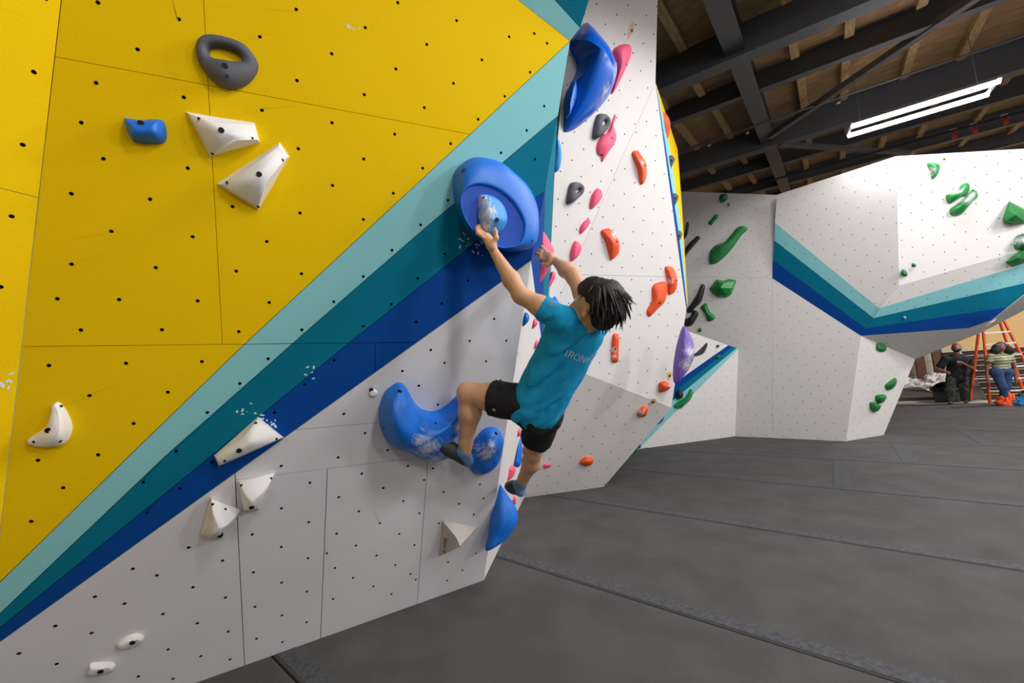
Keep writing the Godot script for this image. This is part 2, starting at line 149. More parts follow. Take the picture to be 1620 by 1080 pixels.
	["white_up", "pink_hold", [-0.772,-1.39,-0.704,-1.403,-0.676,-1.464,-0.748,-1.573,-0.838,-1.643,-0.861,-1.59,-0.842,-1.479], [-0.811,-1.505,0.06], [2,0.6], [], [], "pink teardrop hold right of the lower grey jug", "climbing_hold", "climbing hold"],
	["white_up", "pink_hold", [-0.848,-1.753,-0.823,-1.788,-0.883,-1.876,-0.951,-1.941,-0.977,-1.931,-0.972,-1.864,-0.919,-1.791], [-0.932,-1.853,0.05], [2,0.6], [], [], "slim pink hold between two pink teardrop holds", "climbing_hold", "climbing hold"],
	["white_up", "pink_hold", [-1.027,-2.031,-0.95,-2.052,-0.925,-2.117,-0.969,-2.208,-1.049,-2.273,-1.08,-2.256,-1.086,-2.161,-1.059,-2.073], [-1.041,-2.149,0.06], [2,0.6], [], [], "pink teardrop hold above the reaching hand on the white wall", "climbing_hold", "climbing hold"],
	["white_up", "blue_hold", [-1.319,-2.777,-1.259,-2.699,-1.206,-2.741,-1.146,-2.844,-1.217,-2.919,-1.318,-2.888], [-1.291,-2.803,0.07], [1.6,0.8], [], [], "blue pointed hold behind the shoulder of the climber", "climbing_hold", "climbing hold"],
	["white_mid", "orange_hold", [1.17,2.493,1.254,2.536,1.297,2.499,1.37,2.419,1.402,2.314,1.394,2.204,1.344,2.139,1.301,2.154,1.263,2.308], [1.214,2.446,0.05,1.27,2.307,0.08,1.321,2.188,0.04], [2,0.65], [1.329,2.347], [1.286,2.377,0.05], "orange curved hold highest on the white wall", "climbing_hold", "climbing hold"],
	["white_mid", "orange_hold", [0.751,1.523,0.855,1.569,0.907,1.548,0.989,1.464,1.028,1.376,1.019,1.275,0.925,1.19,0.889,1.209,0.825,1.386], [0.818,1.497,0.05,0.877,1.377,0.09,0.908,1.246,0.05], [2,0.65], [0.939,1.4], [0.913,1.483,0.07], "orange curved hold with chalk left of the wall centre above the head", "climbing_hold", "climbing hold"],
	["white_mid", "orange_hold", [1.746,1.114,1.826,1.137,1.898,1.105,1.955,0.975,1.946,0.829,1.869,0.768,1.812,0.775,1.798,0.92], [1.795,1.048,0.05,1.825,0.931,0.07,1.832,0.827,0.04], [2,0.65], [1.889,0.956], [1.801,0.931,0.05], "orange bean-shaped hold touching the wall edge above an S-shaped one", "climbing_hold", "climbing hold"],
	["white_mid", "orange_hold", [1.548,0.851,1.626,0.917,1.778,0.927,1.798,0.789,1.767,0.67,1.642,0.565,1.533,0.474,1.477,0.514,1.487,0.579,1.556,0.683], [1.636,0.812,0.06,1.601,0.696,0.07,1.521,0.553,0.04], [2,0.65], [1.626,0.659], [], "orange S-shaped hold near the right edge of the white wall", "climbing_hold", "climbing hold"],
	["white_mid", "orange_hold", [0.965,0.246,1.012,0.264,1.054,0.23,1.059,-0.002,1.055,-0.098,0.992,-0.111,0.949,-0.078,0.947,0.112], [0.98,0.195,0.05,0.977,-0.033,0.05], [2,0.65], [0.98,0.069], [0.965,0.062,0.05,0.967,-0.019,0.04], "narrow upright orange hold with chalk beside the hair of the climber", "climbing_hold", "climbing hold"],
	["white_mid", "orange_hold", [1.724,-0.43,1.799,-0.407,1.871,-0.427,1.923,-0.49,1.892,-0.527,1.822,-0.554,1.735,-0.554,1.721,-0.494], [1.748,-0.463,0.08], [2,0.65], [1.831,-0.49], [1.846,-0.476,0.05], "orange hold with one chalky white side at the bottom of the upper white panel", "climbing_hold", "climbing hold"],
	["white_low", "orange_hold", [1.53,1.29,1.557,1.355,1.602,1.377,1.661,1.359,1.679,1.289,1.666,1.222,1.614,1.201,1.547,1.219], [1.563,1.334,0.07], [2,0.65], [1.605,1.263], [1.564,1.313,0.06], "small round orange hold covered in chalk on the lower white panel", "climbing_hold", "climbing hold"],
	["white_low", "orange_hold", [0.78,0.554,0.862,0.613,0.966,0.563,0.981,0.49,0.897,0.441,0.802,0.487], [0.856,0.588,0.07], [2,0.65], [], [], "plain orange nugget hold on the lower white panel near the mat", "climbing_hold", "climbing hold"],
	["white_low", "pink_hold", [0.247,0.552,0.288,0.574,0.345,0.573,0.366,0.528,0.308,0.501,0.26,0.491], [0.291,0.574,0.04], [2,0.6], [], [], "tiny pink foothold behind the lower leg on the white panel", "climbing_hold", "climbing hold"],
	["sd0", "orange_hold", [-0.082,0.17,-0.021,0.152,0.038,0.08,0.06,-0.016,0.056,-0.1,0.012,-0.21,-0.013,-0.118,-0.049,0.033], [-0.039,-0.02,0.08], [2,0.6], [], [], "red-orange half-round hold on the edge of the blue and yellow face", "climbing_hold", "climbing hold"],
	["sj0", "grey_hold", [-0.054,0.081,-0.022,0.1,0.023,0.094,0.055,0.054,0.046,0.011,0.011,-0.046,-0.005,-0.102,-0.033,-0.089,-0.046,0.007], [-0.03,0.054,0.05,-0.026,0,0.05,-0.021,-0.066,0.03], [2,0.6], [0.002,0.031], [], "topmost of three grey jugs in a column on the blue and yellow face", "climbing_hold", "climbing hold"],  # on the three jugs of this column a dark bolt disc stands for the opening
	["sj1", "grey_hold", [-0.052,0.082,-0.02,0.102,0.025,0.096,0.055,0.055,0.045,0.012,0.01,-0.047,-0.007,-0.104,-0.034,-0.091,-0.045,0.006], [-0.029,0.055,0.05,-0.025,0,0.05,-0.022,-0.067,0.03], [2,0.6], [0.002,0.032], [], "middle of three grey jugs in a column on the blue and yellow face", "climbing_hold", "climbing hold"],
	["sj2", "grey_hold", [-0.05,0.083,-0.018,0.104,0.026,0.098,0.056,0.057,0.045,0.013,0.009,-0.047,-0.009,-0.105,-0.035,-0.093,-0.045,0.006], [-0.027,0.056,0.05,-0.025,0.001,0.05,-0.023,-0.068,0.03], [2,0.6], [0.003,0.034], [], "lowest of three grey jugs in a column on the blue and yellow face", "climbing_hold", "climbing hold"],
	["sp0", "purple_hold", [0.016,0.365,0.073,0.305,0.117,0.169,0.112,0.026,0.053,-0.113,-0.04,-0.226,-0.141,-0.302,-0.151,-0.17,-0.088,0.113], [-0.019,0.221,0.1,-0.042,0.033,0.14,-0.087,-0.174,0.08], [2,0.6], [], [0.028,0.054,0.12,-0.021,-0.084,0.12], "large purple rounded hold with chalk behind the edge of the white wall", "climbing_hold", "climbing hold"],
	["sl0", "purple_hold", [0.097,0.134,0.111,0.078,0.084,0.011,0.026,-0.033,-0.031,-0.057,-0.133,-0.137,-0.143,-0.098,-0.051,0.006,0.039,0.096], [0.027,0.05,0.08,-0.056,-0.028,0.06], [2,0.6], [], [], "purple wing-shaped hold at the slanting lower edge of the white wall", "climbing_hold", "climbing hold"],
	["sl1", "purple_hold", [0.017,0.053,0.042,0.031,0.03,-0.016,-0.007,-0.041,-0.054,-0.034,-0.029,0.008], [-0.011,0.006,0.05], [2,0.6], [], [], "small purple hold low on the slanting edge, upper of two", "climbing_hold", "climbing hold"],
	["sl2", "purple_hold", [0.007,0.033,0.023,0.022,0.016,-0.012,-0.013,-0.028,-0.033,-0.016], [-0.01,0.007,0.03], [2,0.6], [], [], "tiny purple hold low on the slanting edge, lower of two", "climbing_hold", "climbing hold"],
	["sl3", "green_hold", [-0.03,-0.002,0.015,0.036,0.034,0.021,0.016,-0.018,-0.034,-0.036], [-0.006,0,0.03], [2,0.6], [], [], "tiny green foothold by the mat at the slanting edge", "climbing_hold", "climbing hold"],
	["back_mid", "black_hold", [-0.365,5.197,-0.337,5.146,-0.378,4.966,-0.423,4.869,-0.516,4.787,-0.53,4.875,-0.447,4.988,-0.399,5.139], [-0.358,5.119,0.05,-0.39,4.959,0.08,-0.48,4.84,0.05], [2,0.65], [], [], "upright black horn hold peeking past the yellow edge", "climbing_hold", "climbing hold"],
	["back_mid", "black_hold", [-0.185,4.795,-0.13,4.724,-0.219,4.642,-0.366,4.52,-0.503,4.393,-0.587,4.234,-0.624,4.398,-0.457,4.63,-0.282,4.743], [-0.18,4.728,0.05,-0.356,4.548,0.1,-0.517,4.389,0.08], [2,0.65], [], [], "long slanted black horn hold beside the yellow edge", "climbing_hold", "climbing hold"],
	["back_mid", "black_hold", [-0.243,3.63,-0.179,3.577,-0.217,3.432,-0.311,3.221,-0.464,3.094,-0.603,2.988,-0.694,3.07,-0.575,3.193,-0.398,3.392,-0.287,3.575], [-0.228,3.534,0.06,-0.336,3.3,0.12,-0.584,3.063,0.07], [2,0.65], [], [], "slanted black horn hold left of the green rock hold", "climbing_hold", "climbing hold"],
	["back_mid", "black_hold", [-0.547,3.031,-0.461,3.024,-0.415,2.944,-0.505,2.79,-0.621,2.678,-0.747,2.683,-0.805,2.784,-0.749,2.855,-0.614,2.912], [-0.479,2.942,0.06,-0.584,2.804,0.1,-0.72,2.746,0.06], [2,0.65], [], [], "chalky black horn hold just above the purple hold", "climbing_hold", "climbing hold"],
	["back_low", "black_hold", [1.719,2.208,1.742,2.167,1.693,2.052,1.611,1.962,1.396,1.922,1.385,1.963,1.499,2.038,1.636,2.148], [1.643,2.128,0.05,1.485,1.997,0.06], [2,0.65], [], [], "small black blade hold right of the purple hold", "climbing_hold", "climbing hold"],
	["back_mid", "green_hold", [0.428,5.571,0.52,5.555,0.573,5.514,0.553,5.418,0.472,5.37,0.401,5.41,0.395,5.504], [0.498,5.45,0.08], [2,0.65], [], [], "small round green hold near the top of the back wall", "climbing_hold", "climbing hold"],
	["back_mid", "green_hold", [0.099,5.027,0.196,5.101,0.252,5.155,0.321,5.136,0.313,5.073,0.232,5.009,0.15,4.943,0.106,4.982], [0.268,5.095,0.05,0.176,5.007,0.05], [2,0.65], [], [], "small green oblong hold above the long green club hold", "climbing_hold", "climbing hold"],
	["back_mid", "green_flat", [0.007,4.252,0.06,4.371,0.182,4.455,0.375,4.476,0.506,4.579,0.66,4.71,0.774,4.723,0.854,4.659,0.846,4.599,0.724,4.511,0.539,4.311,0.382,4.175,0.175,4.048,0.039,4.036,-0.009,4.096], [0.755,4.631,0.07,0.561,4.445,0.11,0.345,4.299,0.15,0.18,4.193,0.12], [2,0.65], [], [], "long club-shaped green hold on the back wall", "climbing_hold", "climbing hold"],
	["back_mid", "green_hold", [-0.344,3.073,-0.286,3.139,-0.2,3.154,-0.181,3.069,-0.147,2.936,-0.065,2.846,-0.072,2.76,-0.177,2.713,-0.242,2.761,-0.266,2.931], [-0.242,3.079,0.06,-0.193,2.931,0.09,-0.128,2.782,0.06], [2,0.65], [], [], "green bone-shaped hold below the faceted green rock hold", "climbing_hold", "climbing hold"],
	["back_mid", "green_hold", [-0.465,2.577,-0.42,2.602,-0.384,2.566,-0.396,2.511,-0.447,2.492,-0.476,2.532], [-0.417,2.546,0.05], [2,0.65], [], [], "tiny round green foothold right of the chalky black horn", "climbing_hold", "climbing hold"],
	["back_low", "green_hold", [1.968,2.121,2.001,2.154,2.058,2.14,2.053,2.1,2.002,2.083], [1.979,2.123,0.05], [2,0.65], [], [], "tiny green foothold above the blue stripe of the back wall", "climbing_hold", "climbing hold"],
	["back_low", "green_hold", [1.977,1.876,2.01,1.917,2.085,1.908,2.085,1.854,2.02,1.833], [1.997,1.882,0.05], [2,0.65], [], [], "tiny green foothold on the teal stripe of the back wall", "climbing_hold", "climbing hold"],
	["back_low", "green_gloss", [0.872,0.859,0.931,0.917,1.05,0.979,1.171,1.032,1.243,1.131,1.291,1.2,1.352,1.185,1.353,1.059,1.281,0.939,1.148,0.866,1.04,0.792,0.908,0.821], [1.21,1.105,0.08,1.059,0.961,0.12,0.908,0.87,0.07], [2,0.65], [], [], "green banana-shaped hold on the stripes near the mat", "climbing_hold", "climbing hold"],
	["back_low", "black_hold", [0.918,1.136,0.977,1.218,1.061,1.197,1.11,1.12,1.086,1.028,1.002,0.994,0.93,1.031], [0.922,1.136,0.12], [2,0.65], [], [], "round dark grey knob hold above the green banana hold", "climbing_hold", "climbing hold"],
	["over_right", "green_gloss", [0.428,-0.213,0.472,-0.199,0.576,-0.243,0.606,-0.298,0.58,-0.4,0.53,-0.468,0.489,-0.484,0.479,-0.439,0.5,-0.384,0.445,-0.295], [0.467,-0.295,0.09,0.485,-0.399,0.07], [2,0.65], [], [0.456,-0.348,0.08], "green hook-shaped hold near the top edge of the back wall", "climbing_hold", "climbing hold"],
	["over_right", "green_gloss", [0.676,-0.79,0.732,-0.776,0.812,-0.776,0.878,-0.671,0.934,-0.633,0.981,-0.652,0.995,-0.732,0.954,-0.841,0.874,-0.861,0.793,-0.909,0.728,-0.94,0.681,-0.889], [0.683,-0.867,0.08,0.768,-0.815,0.12,0.891,-0.731,0.08], [2,0.65], [], [0.801,-0.745,0.09], "upper of two long green holds side by side on the back wall", "climbing_hold", "climbing hold"],
	["over_right", "green_gloss", [0.726,-1.035,0.808,-0.97,0.905,-0.89,1.002,-0.791,1.042,-0.756,1.088,-0.817,1.094,-0.905,1.03,-0.961,0.949,-1.054,0.868,-1.148,0.74,-1.135], [0.744,-1.077,0.1,0.844,-0.968,0.14,0.991,-0.848,0.09], [2,0.65], [], [0.893,-0.917,0.12,0.964,-0.862,0.1], "lower of two long green holds side by side on the back wall", "climbing_hold", "climbing hold"],
	["over_right", "green_hold", [1.559,-1.719,1.598,-1.628,1.694,-1.605,1.779,-1.628,1.83,-1.742,1.754,-1.855,1.603,-1.852,1.566,-1.797], [1.547,-1.729,0.16], [2,0.65], [], [1.551,-1.704,0.12], "green block hold with a chalky end at the right frame edge", "climbing_hold", "climbing hold"],
	["over", "green_hold", [1.935,-0.351,1.971,-0.32,2.005,-0.394,1.991,-0.449,1.935,-0.432], [1.965,-0.389,0.06], [2,0.65], [], [], "small green hold above the shaded underside, left of two", "climbing_hold", "climbing hold"],
	["over", "green_hold", [2.07,-0.264,2.099,-0.241,2.129,-0.28,2.11,-0.32,2.075,-0.308], [2.1,-0.278,0.05], [2,0.65], [], [], "small green hold above the shaded underside, right of two", "climbing_hold", "climbing hold"],
	["lower", "green_hold", [0.384,-0.378,0.436,-0.299,0.662,-0.479,0.721,-0.732,0.645,-0.767,0.52,-0.64], [0.409,-0.33,0.12], [2,0.65], [], [], "green half-dome hold under the stripes of the back wall", "climbing_hold", "climbing hold"],
	["back_right", "green_hold", [0.976,1.068,1.249,1.187,1.268,1.046,1.125,0.948,1.012,0.974], [0.964,1.102,0.1], [2,0.65], [], [], "green wedge foothold highest of three low on the back wall", "climbing_hold", "climbing hold"],
	["back_right", "green_hold", [0.717,0.864,1.015,0.853,0.958,0.709,0.788,0.707], [0.699,0.842,0.1], [2,0.65], [], [], "green wedge foothold in the middle of three low on the back wall", "climbing_hold", "climbing hold"],
	["back_right", "green_hold", [0.584,0.743,0.877,0.664,0.846,0.554,0.714,0.523,0.607,0.603], [0.554,0.685,0.1], [2,0.65], [], [], "green wedge foothold lowest of three low on the back wall", "climbing_hold", "climbing hold"],
	["under", "white_hold", [0.623,0.316,0.639,0.338,0.668,0.311,0.652,0.285], [0.613,0.334,0.05], [2,0.65], [], [], "small white knob on the shaded teal stripe", "climbing_hold", "climbing hold"],
]
const FACET_HOLDS := [
	["yellow", "white_hold", [-1.817,0.595,-1.688,0.594,-1.543,0.595,-1.524,0.507,-1.632,0.456,-1.734,0.407,-1.777,0.507], [-1.802,0.583,0.02,-1.701,0.545,0.07,-1.544,0.568,0.05,-1.528,0.508,0.035,-1.6,0.473,0.11,-1.718,0.417,0.03,-1.754,0.502,0.05], [-1.651,0.497,0.105], [-1.653,0.504,-1.771,0.538,-1.544,0.525,-1.724,0.429], "white wedge climbing hold on the yellow panel pointing up and left", "climbing_hold", "climbing hold"],
	["yellow", "white_hold", [-1.718,0.282,-1.58,0.398,-1.437,0.519,-1.397,0.456,-1.473,0.315,-1.549,0.177,-1.634,0.23], [-1.691,0.278,0.03,-1.539,0.373,0.09,-1.438,0.486,0.045,-1.405,0.442,0.035,-1.489,0.295,0.12,-1.543,0.19,0.03,-1.618,0.235,0.05], [-1.512,0.317,0.115], [-1.511,0.335,-1.65,0.264,-1.429,0.443,-1.557,0.199], "white wedge climbing hold on the yellow panel pointing down, lower of two", "climbing_hold", "climbing hold"],
	["yellow", "white_hold", [-1.607,-0.911,-1.549,-0.977,-1.49,-1.045,-1.648,-1.106,-1.797,-1.163,-1.816,-1.101,-1.713,-1.008], [-1.601,-0.909,0.05,-1.545,-0.963,0.06,-1.497,-1.031,0.035,-1.624,-1.053,0.11,-1.77,-1.12,0.08,-1.792,-1.083,0.06,-1.655,-0.987,0.1], [-1.628,-1.007,0.125], [-1.678,-1.047,-1.589,-0.923,-1.523,-1.005,-1.77,-1.097], "large white wedge climbing hold where the dark blue stripe meets the grey panel", "climbing_hold", "climbing hold"],
	["grey", "white_hold", [-1.666,1.353,-1.578,1.361,-1.485,1.371,-1.527,1.258,-1.574,1.144,-1.611,1.142,-1.646,1.15,-1.656,1.254], [-1.654,1.382,0.05,-1.574,1.396,0.06,-1.494,1.386,0.03,-1.535,1.34,0.12,-1.573,1.215,0.08,-1.603,1.219,0.09,-1.631,1.219,0.08,-1.633,1.324,0.11], [-1.595,1.303,0.135], [-1.603,1.255,-1.629,1.386,-1.521,1.401], "white wedge climbing hold on the grey panel, right of its touching twin", "climbing_hold", "climbing hold"],
	["grey", "white_hold", [-1.789,1.279,-1.722,1.222,-1.653,1.163,-1.701,1.086,-1.749,1.006,-1.802,1.007,-1.844,1.051,-1.816,1.166], [-1.776,1.311,0.06,-1.715,1.258,0.06,-1.658,1.188,0.03,-1.697,1.174,0.11,-1.745,1.08,0.08,-1.789,1.076,0.07,-1.827,1.095,0.05,-1.764,1.241,0.13], [-1.739,1.18,0.14], [-1.751,1.115,-1.757,1.281,-1.683,1.227], "white wedge climbing hold on the grey panel with a scooped left side", "climbing_hold", "climbing hold"],
	["grey", "wood_volume", [-0.436,0.735,-0.127,0.585,-0.264,0.456,-0.431,0.408], [-0.435,0.738,0.015,-0.145,0.597,0.012,-0.351,0.624,0.17,-0.429,0.428,0.012], [-0.36,0.653,0.11], [], "grey plywood pyramid volume with handwriting on its side low on the grey panel", "wall_volume", "volume"],
	["back_mid", "green_gloss", [-0.099,3.484,-0.005,3.577,0.089,3.669,0.24,3.604,0.353,3.62,0.493,3.556,0.419,3.373,0.361,3.263,0.277,3.214,0.056,3.251,-0.046,3.359], [-0.024,3.465,0.06,0.053,3.521,0.1,0.133,3.603,0.1,0.275,3.53,0.16,0.371,3.548,0.1,0.464,3.53,0.05,0.409,3.382,0.12,0.359,3.296,0.1,0.287,3.25,0.1,0.113,3.286,0.1,0.051,3.372,0.12], [0.213,3.431,0.22], [], "faceted green rock hold with a chalky top on the back wall", "climbing_hold", "climbing hold"],
	["over_right", "green_hold", [1.515,-1.04,1.635,-1.138,1.769,-1.253,1.812,-1.355,1.737,-1.438,1.556,-1.431,1.442,-1.37,1.427,-1.319,1.468,-1.181], [1.484,-1.083,0.06,1.533,-1.172,0.12,1.652,-1.263,0.1,1.696,-1.342,0.08,1.612,-1.411,0.12,1.455,-1.407,0.14,1.381,-1.363,0.12,1.377,-1.311,0.1,1.421,-1.195,0.1], [1.416,-1.298,0.24], [], "big green wedge hold at the right frame edge", "climbing_hold", "climbing hold"],
	["under", "green_hold", [1.933,1.195,2.04,1.326,2.128,1.394,2.275,1.356,2.304,1.174,2.188,1.128,2.075,1.091], [1.916,1.217,0.06,1.92,1.346,0.14,1.977,1.411,0.16,2.136,1.358,0.1,2.152,1.238,0.1,2.044,1.217,0.12,1.991,1.163,0.08], [1.898,1.324,0.2], [], "green wedge hold under the overhang edge at the right frame edge", "climbing_hold", "climbing hold"],
]
const RING_HOLDS := [
	["yellow", "grey_hold", [-1.758,0.881,-1.738,0.927,-1.697,0.949,-1.63,0.954,-1.561,0.94,-1.521,0.896,-1.51,0.856,-1.533,0.8,-1.579,0.751,-1.633,0.726,-1.684,0.74,-1.728,0.78,-1.752,0.823], [-1.705,0.882,-1.685,0.898,-1.638,0.902,-1.59,0.891,-1.579,0.863,-1.6,0.852,-1.661,0.848,-1.698,0.854], 0.085, [-1.634,0.808,-1.635,0.766], "dark grey ring-shaped climbing hold with an oval opening on the yellow panel"],
	["white_up", "grey_hold", [-0.865,-0.588,-0.783,-0.564,-0.706,-0.574,-0.67,-0.626,-0.698,-0.71,-0.783,-0.802,-0.866,-0.861,-0.916,-0.852,-0.911,-0.722,-0.894,-0.643], [-0.811,-0.693,-0.784,-0.651,-0.748,-0.627,-0.74,-0.656,-0.778,-0.693], 0.07, [], "dark grey jug hold with a small opening, upper of two on the white wall"],
	["white_up", "grey_hold", [-1.17,-1.402,-1.06,-1.374,-0.975,-1.408,-0.984,-1.488,-1.091,-1.585,-1.168,-1.636,-1.209,-1.622,-1.202,-1.516], [-1.105,-1.485,-1.071,-1.456,-1.036,-1.443,-1.042,-1.468,-1.088,-1.496], 0.07, [], "dark grey jug hold with a small slot, lower of two on the white wall"],
]
const ROUTE_TAGS := [
	["white_up", [-0.489,0.497,-0.464,0.512,-0.446,0.47,-0.455,0.415,-0.491,0.354,-0.526,0.301,-0.525,0.355,-0.518,0.424], [-0.474,0.418], "tan teardrop route tag above the pink teardrop hold"],
	["white_mid", [1.858,-0.305,1.897,-0.285,1.938,-0.303,1.945,-0.336,1.92,-0.367,1.89,-0.402,1.873,-0.38,1.858,-0.34], [1.898,-0.34], "tan teardrop route tag above the half chalky orange hold"],
	["white_low", [1.774,1.459,1.741,1.48,1.708,1.473,1.693,1.44,1.679,1.371,1.718,1.385,1.762,1.411,1.779,1.431], [1.735,1.425], "tan teardrop route tag beside the chalk covered orange hold"],
	["back_mid", [0.538,5.327,0.569,5.336,0.601,5.314,0.598,5.26,0.567,5.233,0.54,5.206,0.529,5.26], [0.564,5.281], "tan route tag beside the small round green hold"],
	["over_right", [0.629,-0.163,0.65,-0.134,0.69,-0.141,0.708,-0.179,0.701,-0.216,0.672,-0.23,0.642,-0.259,0.637,-0.213], [0.666,-0.188], "tan teardrop route tag right of the green hook hold"],
]
const MACRO := [[-0.538,0.436,-0.528,0.493,-0.489,0.542,-0.439,0.575,-0.373,0.586,-0.298,0.582,-0.228,0.561,-0.148,0.512,-0.081,0.464,-0.03,0.398,0.003,0.314,0.011,0.211,0.001,0.121,-0.035,0.073,-0.118,0.046,-0.216,0.055,-0.311,0.078,-0.389,0.122,-0.456,0.18,-0.501,0.245,-0.529,0.337], [-0.532,0.327,-0.499,0.371,-0.44,0.396,-0.37,0.396,-0.297,0.376,-0.23,0.334,-0.183,0.285,-0.142,0.214,-0.142,0.138,-0.169,0.081,-0.245,0.052,-0.305,0.053,-0.379,0.08,-0.451,0.122,-0.507,0.189,-0.535,0.263], [-0.511,0.471,-0.266,0.294,-0.09,0.103]]
